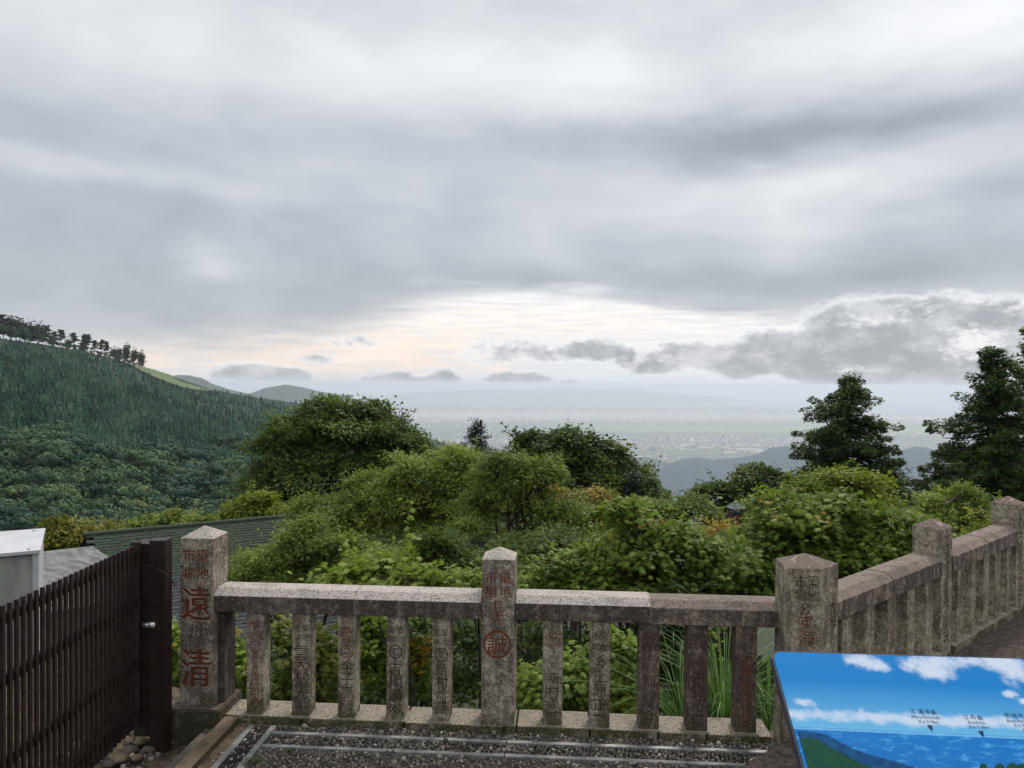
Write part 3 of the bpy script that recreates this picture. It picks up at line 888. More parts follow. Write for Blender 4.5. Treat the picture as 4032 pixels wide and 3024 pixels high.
# spread the individually built ones over the nearest trees in view
ind = set(ordv[:n_ind])
mesh_cache = {}
def tree_mesh(kind, k, tb):
    key = (kind, k, tb)
    if key not in mesh_cache:
        tv, tf = {'c': con_t, 'b': bro_t, 'p': pin_t}[kind][k]
        mt = {'c': M['far_conifer'], 'b': M['far_broad'], 'p': M['far_pine']}[kind]
        rg = np.random.default_rng(k * 10 + tb)
        tt = np.clip(tb / 4 + rg.normal(0, .12, len(tv)), 0, 2)
        mesh_cache[key] = np_mesh({'c': 'conifer', 'b': 'broadleaf_tree', 'p': 'pine'}[kind] + '_shape', tv, tf, mt, tt)
    return mesh_cache[key]
soup = {'c': ([], [], []), 'b': ([], [], [])}
for i in ind:
    kd = 'b' if is_b[i] else 'c'
    k = int(rng.integers(len(bro_t) if kd == 'b' else len(con_t)))
    tb = int(round(min(tintv[i], 1.9) * 4))
    me = tree_mesh(kd, k, tb)
    ob = link_mesh('broadleaf_tree' if kd == 'b' else 'conifer_tree', me, None, tuple(P0[i] - np.array([0, 0, .8])), (0, 0, rng.uniform(0, 6.28)))
    h = hgt[i]
    ob.scale = (h * rng.uniform(.9, 1.2),) * 2 + (h,)
    zone = ['at the far left edge', 'above the white lid', 'above the brown gate post', 'straight above the left stone post', 'right of the left stone post', 'close to the big spreading tree'][int(np.clip(px[i] / 205, 0, 5))]
    row = ['near the top of the wood', 'halfway down the wood', 'low in the wood', 'in the lowest rows'][int(np.clip((pyv[i] - 1780) / 95, 0, 3))]
    tone = ['very dark', 'dark', 'dull green', 'mid green', 'lighter green', 'pale green', 'pale green', 'yellow green', 'yellow green'][min(tb, 8)]
    wide = 'broad' if ob.scale[0] > 1.05 * h else 'rounded'
    if kd == 'b':
        tag(ob, f'{tone} {wide} broadleaf tree {zone}, {row}', 'tree', 'broadleaf trees along the foot of the left mountain')
    else:
        tag(ob, f'{tone} slim conifer {zone}, {row}', 'tree', 'conifers low on the left mountain')
rest = np.array([i for i in range(len(px)) if i not in ind])
for kd, sel in (('c', rest[~is_b[rest]]), ('b', rest[is_b[rest]])):
    T = con_t if kd == 'c' else bro_t
    Vs, Fs, Ts, off = [], [], [], 0
    for k in range(len(T)):
        sub = sel[k::len(T)]
        if not len(sub): continue
        tv, tf = T[k]
        ns_ = len(sub)
        far = d0[sub] > 1e9
        mats = rand_rot_z(ns_, rng)
        mats = mats * np.stack([rng.uniform(1.0, 1.4, ns_)] * 2 + [np.ones(ns_)], -1)[:, None, :]
        V, F, tt = scatter(tv, [tf], P0[sub] - np.array([0, 0, .8]), mats, hgt[sub], tintv[sub])
        tt = np.clip(tt + rng.normal(0, .10, len(tt)), 0, 2)
        Vs.append(V); Fs.append(F[0] + off); Ts.append(tt); off += len(V)
    nm = 'conifer_forest' if kd == 'c' else 'broadleaf_wood'
    ob = link_mesh(nm, np_mesh(nm, np.concatenate(Vs), np.concatenate(Fs), M['far_conifer' if kd == 'c' else 'far_broad'], np.concatenate(Ts)))
    tag(ob, 'dense planted conifer forest covering the upper left mountainside' if kd == 'c' else 'mixed dark broadleaf wood filling the foot of the left mountain', 'forest', kind='stuff')
print('forest trees', len(px))

# pines and round trees standing on the skyline
def skyline_pine(px_, ytop, ybase, wide, seed, label, round_=False):
    rg = np.random.default_rng(seed)
    D_ = float(ridge_d(px_)) * 0.995
    p = at(px_, ybase, D_); q = at(px_, ytop, D_)
    H = q.z - p.z
    root = empty('round_tree' if round_ else 'pine_tree', p, 0, label, 'tree', 'trees along the skyline of the left mountain')
    lean = rg.normal(0, .06) * H
    tr = [(np.array([(0, 0, -2), (lean * .4, 0, H * .45), (lean, 0, H * .93)]), np.array([.30, .2, .08]) * H / 12)]
    V, F, Tn = [], [], []
    wW = wide * .85 * D_ / FPX / 2
    tiers = 1 if round_ else 4
    npad = 9 if round_ else 6
    for k in range(npad):
        if round_:
            zc = H * rg.uniform(.45, .85); rc = wW * .6; ox, oy = rg.normal(0, wW * .35, 2); th = H * .18
        else:
            zc = H * (0.50 + 0.48 * (k / (npad - 1)) ** .9); rc = wW * (1.15 - .65 * k / (npad - 1)) * rg.uniform(.5, .8)
            s = 1 if k % 2 else -1
            ox, oy = s * wW * .45 * (1 - k / npad) + lean * zc / H, rg.normal(0, wW * .2); th = H * .018
            tr.append((np.array([(lean * zc / H, 0, zc - H * .06), (ox, oy, zc)]), np.array([.1, .04]) * H / 12))
        for i in range(60 if not round_ else 90):
            a = rg.uniform(0, 6.28); r = rc * math.sqrt(rg.uniform())
            c = np.array([ox + r * math.cos(a), oy + r * math.sin(a), zc + rg.normal(0, th)])
            n0 = len(V); s = H * rg.uniform(.03, .065)
            for _ in range(3):
                V.append(c + rg.normal(0, 1, 3) * s * np.array([1.3, 1.3, .7]))
            F.append((n0, n0 + 1, n0 + 2)); t_ = rg.uniform(0, 1); Tn += [t_] * 3
    tr_v, tr_f = tube_arrays(tr, 4)
    link_mesh('trunk', np_mesh('trunk', tr_v, tr_f, M['bark']), root)
    cr_ = link_mesh('crown', np_mesh('crown', np.array(V), np.array(F), M['far_pine'], np.array(Tn)), root)

sky_trees = [(14, 1242, 1336, 40, 0, 'lone pine at the far left end of the mountain skyline, its pale trunk showing'), (78, 1258, 1342, 70, 1, 'round dark tree on the skyline just right of the leftmost pine'), (118, 1272, 1348, 60, 1, 'second round dark tree in the clump at the left end of the skyline'),
             (152, 1284, 1352, 40, 1, 'small round tree at the right edge of the left skyline clump'), (181, 1286, 1362, 44, 0, 'tall pine right beside the round clump on the skyline'), (213, 1308, 1364, 26, 0, 'slim short pine between two taller skyline pines'),
             (238, 1300, 1372, 34, 0, 'flat topped pine third from the left on the skyline'), (288, 1312, 1380, 36, 0, 'dense headed pine left of the pair of skyline pines'), (322, 1318, 1388, 26, 0, 'left pine of the close pair on the skyline'),
             (345, 1319, 1390, 26, 0, 'right pine of the close pair on the skyline'), (372, 1342, 1398, 26, 0, 'short pine just right of the close skyline pair'), (400, 1341, 1404, 28, 0, 'flat crowned pine in the trio above the slope'),
             (424, 1346, 1408, 24, 0, 'rightmost flat crowned pine of the skyline trio'), (448, 1374, 1416, 30, 1, 'low bushy tree in the gap right of the pine trio'), (472, 1380, 1424, 28, 1, 'low bushy tree left of the tall dark skyline tree'),
             (497, 1369, 1438, 34, 1, 'tall dark round tree near the right end of the skyline row'), (526, 1386, 1442, 30, 1, 'middle dark tree at the right end of the skyline row'), (556, 1392, 1446, 36, 1, 'last dark round tree on the skyline, beside the pale clearing'),
             (40, 1262, 1340, 46, 1, 'round dark tree directly beside the leftmost skyline pine'), (270, 1340, 1378, 40, 1, 'low shrub under the skyline pines, left of the pair'), (205, 1330, 1366, 40, 1, 'low shrub at the foot of the second tall skyline pine'), (330, 1352, 1390, 40, 1, 'low shrub at the feet of the close pair of pines')]
for j_, sx0 in enumerate(np.concatenate([np.arange(-30, 250, 11), np.arange(255, 560, 13)])):
    big_ = sx0 < 250
    hp = (rng.uniform(48, 78) - sx0 * .10) if big_ else rng.uniform(18, 34)
    Dk = float(ridge_d(sx0)) * rng.uniform(.975, .995)
    q_ = at(float(sx0), float(ridge_y(sx0)) + 8, Dk)
    ob = link_mesh('scrub_tree', tree_mesh('b', int(rng.integers(4)), int(rng.integers(0, 3))), None, q_, (0, 0, rng.uniform(0, 6)))
    h = hp * Dk / FPX
    ob.scale = (h * 1.1, h * 1.1, h)
    tag(ob, 'dark round crown in the thick clump at the left end of the skyline' if big_ else 'low dark scrub tree between the skyline pines', 'tree', 'round crowns at the left end of the skyline' if big_ else 'low scrub trees between the skyline pines')
for i, (a, b_, c_, w_, r_, lab) in enumerate(sky_trees):
    skyline_pine(a, b_, c_, w_, 100 + i, lab, bool(r_))

# ------------------------------------------------------------------ broadleaf crowns near the terrace
def maple_leaf(lobes=7, detail=True, curl=0.12):
    """flat palmate leaf, stem at origin, tip along +Y, unit length; centre raised, tips drooping"""
    angs = np.radians(np.array({7: [-118, -74, -36, 0, 36, 74, 118], 5: [-95, -48, 0, 48, 95]}[lobes]))
    lens = np.array({7: [.38, .60, .82, .95, .82, .60, .38], 5: [.5, .82, .95, .82, .5]}[lobes])
    c = np.array([0, .34, 0.0])
    V = [(0, 0.05, 0.0)]
    out = []
    for i, (a, l) in enumerate(zip(angs, lens)):
        if i > 0:
            am = (angs[i - 1] + a) / 2
            q = .15
            out.append((math.sin(am) * q, .34 + math.cos(am) * q, 0.0))
        b_ = .10
        out.append((math.sin(a) * l * .36 - math.cos(a) * b_, .34 + math.cos(a) * l * .36 + math.sin(a) * b_, -curl * l * .4))
        out.append((math.sin(a) * l * .76, .34 + math.cos(a) * l * .76, -curl * l * 1.3))
        out.append((math.sin(a) * l * .36 + math.cos(a) * b_, .34 + math.cos(a) * l * .36 - math.sin(a) * b_, -curl * l * .4))
    V = [tuple(c + np.array([0, 0, .03]))] + [(0, .12, 0.0)] + out
    n = len(out)
    F = [(0, 1, 2)] + [(0, 2 + i, 3 + i) for i in range(n - 1)] + [(0, n + 1, 1)]
    F = [(a, c2, b2) for a, b2, c2 in F]
    return np.array(V, float), np.array(F)
def maple_leaf5():
    a = np.radians([-95, -70, -45, -22, 0, 22, 45, 70, 95]); l = [.5, .2, .85, .22, 1.0, .22, .85, .2, .5]
    V = [(0, .3, .03), (0, .08, 0)] + [(math.sin(q) * r * .72, .3 + math.cos(q) * r * .72, -.16 * r) for q, r in zip(a, l)]
    n = 9
    F = [(0, 1, 2)] + [(0, 2 + i, 3 + i) for i in range(n - 1)] + [(0, n + 1, 1)]
    return np.array(V, float), np.array([(x, z, y) for x, y, z in F])
LEAF7 = maple_leaf(7)
LEAF5 = maple_leaf5()
# oval leaf of two bent quads, and a rough clump for far crowns
LEAFO = (np.array([(0, 0, 0), (.28, .45, .03), (0, .5, -.03), (-.28, .45, .03), (0, 1, -.14)], float), np.array([(0, 1, 2), (0, 2, 3), (1, 4, 2), (2, 4, 3)]))
LEAF3 = (np.array([(0, 0, 0), (.42, .7, -.05), (-.42, .7, -.05), (0, .55, .06), (0, 1.05, -.12)], float), np.array([(0, 1, 3), (0, 3, 2), (3, 1, 4), (3, 4, 2)]))

def lobe_world(l, Z):
    px_, py_, rx, ry = l[:4]
    dzz = l[4] if len(l) > 4 else 0.0
    Zc = Z + dzz
    c = np.array(at(px_, py_, Zc))
    return c, rx * Zc / FPX, ry * Zc / FPX

def make_tree(name, label, Z, lobes, n, leaf, size, mat, seed, group=None, tint=(.5, .35), alt=0.02, alt_lobes=(), per=26, flat=0.45, depth=1.0,
              cluster=3.2, droop=0.25, stems=4, bark='bark', parts=0, cat='tree', trunk_r=0.12, up=1.0, base=None, hgap=0.0, spiky=0.0, plates=8, shoots=0):
    """a crown of leaf sprays on real limbs; lobes are ovals (px, py, rx, ry, dz) seen in the photograph at depth Z"""
    rg = np.random.default_rng(seed)
    Ls = [lobe_world(l, Z) for l in lobes]
    C = np.array([l[0] for l in Ls]); RX = np.array([l[1] for l in Ls]); RZ = np.array([l[2] for l in Ls])
    cx, cyy = C[:, 0].mean(), C[:, 1].mean()
    if base is None:
        gx, gy = cx, cyy + 0.1
    else:
        gx, gy = base
    gz = float(hill_z(np.array(gx), np.array(gy))) - .2
    gz = min(gz, C[:, 2].min() - RZ.max() - .3)
    root = empty(name, (gx, gy, gz), 0, label, cat, group)
    off = np.array([gx, gy, gz])
    # --- sprays
    wgt = RX * RZ; wgt = wgt / wgt.sum()
    nc = max(8, n // per)
    li = rg.choice(len(C), nc, p=wgt)
    KP = plates
    nL = len(C)
    pz = rg.uniform(-.80, .95, (nL, KP))
    pa = rg.uniform(0, 2 * np.pi, (nL, KP))
    po = np.sqrt(1 - .75 * pz ** 2) * np.sqrt(rg.uniform(.03, 1.0, (nL, KP))) * .80
    pr_ = rg.uniform(.26, .58, (nL, KP))
    pth = rg.uniform(.04, .13, (nL, KP))
    ptilt = rg.normal(0, .16, (nL, KP, 2)) + .32 * np.stack([np.cos(pa) * po, np.sin(pa) * po], -1)
    ptint = rg.normal(0, 1, (nL, KP))
    si = rg.integers(0, KP, nc)
    wts = pr_ ** 2 / (pr_ ** 2).sum(1, keepdims=True)
    for q in range(nL):
        msk = li == q
        si[msk] = rg.choice(KP, msk.sum(), p=wts[q])
    EXY = RX * 1.0; EY = np.minimum(RX, RZ * 2.2) * depth
    prad = np.maximum(pr_[li, si] * RX[li], size * 1.6)
    qa = rg.uniform(0, 2 * np.pi, nc); qr = np.sqrt(rg.uniform(0, 1, nc)) * rg.uniform(.8, 1.15, nc)
    px_ = np.cos(qa) * qr * prad; py_ = np.sin(qa) * qr * prad * np.minimum(1, depth)
    tl = ptilt[li, si]
    pzz = -(px_ * tl[:, 0] + py_ * tl[:, 1]) * 1.0 - .20 * prad * qr ** 2 + rg.normal(0, 1, nc) * pth[li, si] * RZ[li]
    PC = C[li] + np.stack([np.cos(pa[li, si]) * po[li, si] * EXY[li] + px_, np.sin(pa[li, si]) * po[li, si] * EY[li] + py_, pz[li, si] * RZ[li] * .92 + pzz], -1)
    cr_ = size * cluster * rg.uniform(.5, 1.15, nc)
    Nn = np.concatenate([tl * 1.2, np.full((nc, 1), .9 * up)], 1) + rg.normal(0, .22, (nc, 3))
    Nn /= np.linalg.norm(Nn, axis=1, keepdims=True)
    # stray shoots standing out of the crown
    nsh = max(5, n // 1600) + shoots
    shoot_paths = []
    top_l = rg.choice(nc, nsh)
    for q in top_l:
        d_ = PC[q] - C[li[q]]; d_ = d_ / (np.linalg.norm(d_) + 1e-6) + np.array([0, 0, .55]) + rg.normal(0, .25, 3)
        d_ /= np.linalg.norm(d_); L_ = size * rg.uniform(3.5, 8)
        pts3 = np.array([PC[q] + d_ * L_ * t_ + np.array([0, 0, -.18 * L_ * t_ * t_]) for t_ in (0, .5, 1.0)])
        shoot_paths.append(pts3)
    SP = np.concatenate([p_[0] + (p_[2] - p_[0]) * np.linspace(.15, 1, 7)[:, None] + rg.normal(0, size * .3, (7, 3)) for p_ in shoot_paths])
    ci = np.repeat(np.arange(nc), per)
    NL = len(ci)
    a = rg.uniform(0, 2 * np.pi, NL); r = np.sqrt(rg.uniform(0, 1, NL)) * cr_[ci]
    tmp = np.cross(Nn, np.array([0.3, 0.1, 0.95])[None] + 1e-3); tmp /= np.linalg.norm(tmp, axis=1, keepdims=True)
    tmp2 = np.cross(Nn, tmp)
    radial = tmp[ci] * np.cos(a)[:, None] + tmp2[ci] * np.sin(a)[:, None]
    PL = PC[ci] + radial * r[:, None] + Nn[ci] * rg.normal(0, size * .45, NL)[:, None]
    PL[:, 2] -= (r / (cr_[ci] + 1e-6)) ** 2 * size * droop * 1.2
    NLv = Nn[ci] + rg.normal(0, .33, (NL, 3))
    TL = radial + rg.normal(0, .5, (NL, 3)) + np.array([0, 0, -droop])
    fr_ = frames(NLv, TL)
    sc = size * rg.uniform(.7, 1.2, NL)
    tc_ = tint[0] + rg.normal(0, tint[1] * .6, nc) + ptint[li, si] * tint[1] * .7
    tn = np.clip(tc_[ci] + rg.normal(0, .16, NL), 0, 1)
    isalt = (rg.uniform(size=nc) < alt)
    for L_ in alt_lobes:
        isalt |= (li == L_) & (rg.uniform(size=nc) < .75)
    tn = np.where(isalt[ci], rg.uniform(1.2, 2.0, NL), tn)
    tv, tf = leaf
    # leaves of the shoots
    m_ = np.repeat(np.arange(len(SP)), 3)
    PL = np.concatenate([PL, SP[m_] + rg.normal(0, size * .5, (len(m_), 3))])
    Ns = rg.normal(0, .5, (len(m_), 3)) + np.array([0, 0, .8])
    fr_ = np.concatenate([fr_, frames(Ns, rg.normal(size=(len(m_), 3)))])
    sc = np.concatenate([sc, size * rg.uniform(.6, 1.0, len(m_))])
    tn = np.concatenate([tn, np.clip(rg.normal(tint[0] + .2, .2, len(m_)), 0, 1)])
    NL = len(PL)
    PLo = PL - off
    # --- limbs
    paths = []
    topz = C[:, 2].max()
    hub = np.array([C[:, 0].mean() - gx, C[:, 1].mean() - gy, max(C[:, 2].min() - RZ.mean() * .6 - gz, 0.6)])
    nstem = stems
    H = C[:, 2].mean() - gz
    for s_ in range(nstem):
        tgt = C[rg.integers(len(C))] - off
        b0 = np.array([rg.normal(0, trunk_r), rg.normal(0, trunk_r), 0.0])
        m1 = b0 * .6 + hub * .55 + rg.normal(0, .05 * H + .02, 3) * np.array([1, 1, .2])
        m2 = (hub + tgt) / 2 + rg.normal(0, .04 * H + .02, 3)
        paths.append((np.array([b0, m1, m2, tgt]), np.array([1, .8, .5, .2]) * trunk_r * (1 if s_ == 0 else .6)))
    for i in range(len(C)):
        tgt = C[i] - off
        st = paths[rg.integers(nstem)][0][2]
        paths.append((np.array([st, (st + tgt) / 2 + rg.normal(0, .06, 3) * RX[i], tgt]), np.array([.42, .28, .12]) * trunk_r))
    ntw = min(nc, 150)
    for j in rg.choice(nc, ntw, replace=False):
        c0 = C[li[j]] - off; p1 = PC[j] - off
        mid = c0 * .45 + p1 * .55 + rg.normal(0, .05, 3) * RX[li[j]] + np.array([0, 0, -.05 * RZ[li[j]]])
        paths.append((np.array([c0, mid, p1]), np.array([.15, .08, .03]) * trunk_r + .002))
    for p_ in shoot_paths:
        paths.append((p_ - off, np.array([.05, .03, .012]) * trunk_r + .001))
    tvv, tff = tube_arrays(paths, 5)
    link_mesh('trunk', np_mesh('trunk', tvv, tff, M[bark], smooth=True), root)
    # --- leaves: the largest as parts, the rest joined
    if parts:
        dist = np.linalg.norm(PL - np.array(EYE), axis=1)
        # in front of everything: nearest of those on the outer faces of the lobes and above the rail or between balusters
        sel = np.argsort(dist)[:parts]
    else:
        sel = np.array([], int)
    mask = np.ones(NL, bool); mask[sel] = False
    V, F, tt = scatter(tv, [tf], PLo[mask], fr_[mask], sc[mask], tn[mask])
    ob = link_mesh('crown', np_mesh('crown', V, F, M[mat], tt), root)
    if parts:
        ob['kind'] = 'stuff'
        cache = {}
        for i in sel:
            kb = int(round(tn[i] * 4))
            if kb not in cache:
                cache[kb] = np_mesh('leaf', tv, tf, M[mat], np.full(len(tv), kb / 4))
            lo = bpy.data.objects.new('leaf', cache[kb])
            COL.objects.link(lo)
            lo.parent = root
            m4 = Matrix([[*(fr_[i][r_] * sc[i]), PLo[i][r_]] for r_ in range(3)] + [[0, 0, 0, 1]])
            lo.matrix_local = m4
    return root

def cedar(name, label, Z, apex, basey, halfw, n, size, mat, seed, group=None, power=0.8, cat='tree', tiers=13, gap=.25, lump=.35, leafs=None, trunk=.16):
    """conifer: drooping whorls of feathery boughs round a straight trunk"""
    rg = np.random.default_rng(seed)
    top = np.array(at(apex[0], apex[1], Z)); bot = np.array(at(apex[0] + (basey[1] if isinstance(basey, tuple) else 0), basey[0] if isinstance(basey, tuple) else basey, Z))
    H = top[2] - bot[2]; Wd = halfw * Z / FPX
    gz = min(float(hill_z(np.array(top[0]), np.array(top[1]))), bot[2] - 2)
    root = empty(name, (top[0], top[1], gz), 0, label, cat, group)
    off = np.array([top[0], top[1], gz])
    paths = [(np.array([(0, 0, 0), (0, 0, (top[2] - gz) * .5), (0, 0, top[2] - gz)]), np.array([trunk, trunk * .6, .02]) * H / 6)]
    PC, ND, RD = [], [], []
    for k in range(tiers):
        f = (k + .3) / tiers                     # 0 top .. 1 bottom
        nb = int(5 + 9 * f)
        zc = top[2] - H * f
        for j in range(nb):
            a = rg.uniform(0, 2 * np.pi)
            L_ = Wd * (f ** power) * rg.uniform(1 - lump, 1.08) + .1 * size
            zz = zc + rg.normal(0, H / tiers * .35)
            droop_ = -.12 * L_ + rg.normal(0, .05) * L_
            tip = np.array([math.cos(a) * L_, math.sin(a) * L_, zz + droop_ - gz])
            st = np.array([0, 0, zz + .08 * L_ - gz])
            paths.append((np.array([st, (st + tip) / 2 + np.array([0, 0, -.05 * L_]), tip + np.array([0, 0, .04 * L_])]), np.array([.28, .16, .05]) * trunk * H / 6))
            m_ = max(2, int(L_ / (size * 1.3)))
            for q in range(m_):
                g = (q + .6) / m_
                if g < .25 and rg.uniform() < .6: continue
                if rg.uniform() < gap * .35: continue
                c = st * (1 - g) + tip * g + rg.normal(0, size * .35, 3)
                PC.append(c); ND.append((math.cos(a), math.sin(a), -.1)); RD.append(size * rg.uniform(.6, 1.2) * (.75 + .5 * math.sin(math.pi * min(g, 1))))
    PC, ND, RD = np.array(PC), np.array(ND), np.array(RD)
    per = max(6, n // len(PC))
    ci = np.repeat(np.arange(len(PC)), per)
    NL = len(ci)
    dv = rg.normal(size=(NL, 3)); dv /= np.linalg.norm(dv, axis=1, keepdims=True)
    dv[:, 2] = dv[:, 2] * .6
    PL = PC[ci] + dv * RD[ci][:, None] * rg.uniform(.3, 1, NL)[:, None] ** .6
    TL = ND[ci] * .7 + dv + rg.normal(0, .3, (NL, 3))
    NLv = np.array([0, 0, 1.0]) + rg.normal(0, .45, (NL, 3))
    fr_ = frames(NLv, TL)
    sc = size * .42 * rg.uniform(.6, 1.3, NL)
    tcl = rg.uniform(0, 1, len(PC))
    tn = np.clip(tcl[ci] * .8 + rg.normal(.05, .15, NL), 0, 1)
    tv, tf = leafs or (LEAFO[0] * np.array([1.1, 1, 1]), LEAFO[1])
    V, F, tt = scatter(tv, [tf], PL, fr_, sc, tn)
    tvv, tff = tube_arrays(paths, 5)
    link_mesh('trunk', np_mesh('trunk', tvv, tff, M['bark'], smooth=True), root)
    link_mesh('crown', np_mesh('crown', V, F, M[mat], tt), root)
    return root

# far to near
make_tree('round_tree', 'wide round dark green tree below the bright plain, right of the loudspeaker pole', 50, [(2180, 1800, 200, 100), (2340, 1830, 120, 90), (2040, 1860, 160, 90), (2440, 1900, 130, 90), (2260, 1930, 260, 110), (1960, 1880, 80, 60, 1), (2120, 1740, 80, 55), (2250, 1730, 70, 45), (2340, 1760, 50, 40), (1930, 1850, 50, 40), (2440, 1830, 80, 50), (2400, 1780, 80, 40), (2500, 1890, 70, 50), (2150, 1860, 200, 80)],
          46000, LEAF3, .26, 'maple_deep', 31, alt=.01, per=24, tint=(.45, .3), trunk_r=.3, spiky=.06)
make_tree('sloping_tree', 'green tree sloping down to the right beside the blue valley', 48, [(2440, 1940, 100, 60), (2530, 1960, 80, 50), (2510, 2010, 100, 70), (2380, 2020, 150, 80), (2575, 2000, 50, 60)], 18000, LEAF3, .24, 'maple_mid', 32, per=24, tint=(.25, .25), trunk_r=.25)
cedar('small_fir', 'thin dark fir tip rising right of the wide round tree', 47, (2500, 1868), 1990, 70, 2600, .45, 'fir', 33, trunk=.1)
cedar('small_fir', 'narrow dark conifer leaning over the valley edge at the right end of the round tree', 46, (2560, 1885), 2080, 62, 4200, .45, 'cedar', 34, trunk=.1, lump=.5)
cedar('fir_tree', 'small dark fir standing right behind the two horn loudspeakers', 42, (1878, 1664), 1800, 105, 5200, .26, 'fir', 35, tiers=10, gap=.6, lump=.45, trunk=.12)
make_tree('dark_tree', 'low dark tree left of the big cedar at the edge of the blue valley', 44, [(2980, 1900, 130, 60), (2860, 1950, 110, 50), (2760, 1975, 70, 30), (3060, 1950, 100, 60), (2940, 1980, 180, 60)], 13000, LEAF3, .22, 'maple_deep', 36, tint=(.3, .25), per=24, trunk_r=.25)
cedar('cedar_tree', 'tall cone shaped dark cedar right of centre, its tip against the low clouds', 40, (3338, 1490), 2120, 335, 110000, .37, 'cedar', 37, power=.52, tiers=24, gap=.1, lump=.38, trunk=.16)
cedar('small_cedar', 'low dark cedar filling the gap between the two big cedars', 44, (3520, 1850), 2100, 120, 7000, .45, 'cedar', 38, power=.5, tiers=8)
cedar('cedar_tree', 'broad heavy cedar with a knobbly outline left of the frame edge', 31, (3905, 1400), 2080, 345, 90000, .31, 'cedar', 39, power=.52, tiers=22, gap=.5, lump=.5, trunk=.2)
cedar('cedar_tree', 'tallest cedar cut off by the right edge of the picture', 36, (4085, 1300), 2050, 210, 17000, .42, 'cedar', 40, power=.5, tiers=16, gap=.2)
make_tree('zelkova_tree', 'big spreading dark green tree left of centre in front of the hazy hills', 33,
          [(1330, 1680, 260, 90), (1180, 1740, 170, 80), (1500, 1730, 190, 90), (1250, 1830, 290, 90, -.5), (1500, 1800, 190, 90), (1140, 1880, 150, 80), (1130, 1960, 130, 70), (1060, 1750, 60, 30), (1600, 1770, 80, 60), (1390, 1620, 90, 40), (1260, 1610, 70, 40),
           (1380, 1900, 200, 80, .8), (1020, 1752, 60, 26), (1150, 1650, 90, 45), (1450, 1612, 120, 40), (1330, 1600, 120, 34), (1240, 1700, 150, 60), (1090, 1800, 100, 60), (1500, 1630, 60, 40), (1570, 1680, 60, 40), (1640, 1740, 50, 20), (1680, 1775, 60, 25), (1230, 1990, 120, 60)],
          62000, LEAF3, .145, 'maple_deep', 41, alt=.0, per=26, flat=.75, cluster=4.2, tint=(.62, .28), trunk_r=.35, stems=7, spiky=.10)
make_tree('golden_bush', 'golden green maple crown between the round tree and the middle maples', 24, [(2150, 1935, 90, 45), (2290, 1990, 150, 70), (2350, 1960, 60, 40), (2200, 2040, 180, 70), (2420, 2080, 110, 90), (2330, 2090, 160, 80)], 15000, LEAF3, .11, 'gold', 42, alt=.02, alt_lobes=(0, 2), per=24, tint=(.3, .3), trunk_r=.12)
make_tree('lime_maple', 'light lime green maple in front of the tall cone shaped cedar', 19, [(3330, 1895, 130, 55), (3200, 1935, 90, 50), (3450, 1935, 110, 50), (3350, 1970, 200, 60), (3130, 1985, 100, 50)], 13000, LEAF3, .10, 'lime', 43, alt=0, per=24, tint=(.35, .3), trunk_r=.10)
make_tree('small_maple', 'green maple with a pale forked stem at the foot of the right-hand cedar', 15, [(3760, 1965, 130, 50), (3660, 2000, 90, 50), (3840, 2000, 100, 50), (3740, 2050, 120, 50), (3900, 2050, 80, 60), (3620, 2060, 80, 50), (3800, 2100, 110, 50), (3690, 2110, 90, 50)], 16000, LEAF5, .085, 'maple_mid', 44, alt=.02, per=22, tint=(.7, .3), trunk_r=.07, bark='bark_pale')
make_tree('middle_tree', 'dull green crown around the little lantern roof', 26, [(2700, 2000, 120, 50), (2960, 2000, 60, 40, 4), (2760, 2045, 90, 50), (2600, 2040, 120, 60), (3040, 2030, 100, 50), (2960, 2060, 120, 40)], 12000, LEAF3, .115, 'maple_mid', 45, tint=(.2, .3), per=24, trunk_r=.12)
make_tree('yellow_bush', 'yellow green bush behind the grey roof at the far left', 22, [(240, 2100, 90, 45), (330, 2110, 70, 40), (180, 2140, 70, 40), (300, 2160, 120, 40), (430, 2080, 50, 28), (470, 2110, 60, 25)], 8000, LEAF3, .10, 'gold', 46, tint=(.55, .3), per=24, trunk_r=.08, cat='bush')
make_tree('green_bush', 'low green bush peeping over the shingled roof left of centre', 26, [(600, 2050, 60, 28), (660, 2040, 60, 26), (740, 2050, 70, 24), (560, 2070, 50, 24), (820, 2055, 60, 20), (700, 2075, 150, 24)], 6500, LEAF3, .11, 'maple_mid', 47, tint=(.5, .3), per=24, trunk_r=.08, cat='bush')
make_tree('lime_bush', 'yellow green maple peeping out left of the big dark tree', 28, [(1000, 1985, 90, 40), (930, 2020, 80, 35), (1060, 2030, 110, 45), (1020, 1960, 40, 24), (890, 2050, 60, 20)], 8000, LEAF3, .12, 'lime', 48, tint=(.4, .3), per=24, trunk_r=.10, cat='bush')

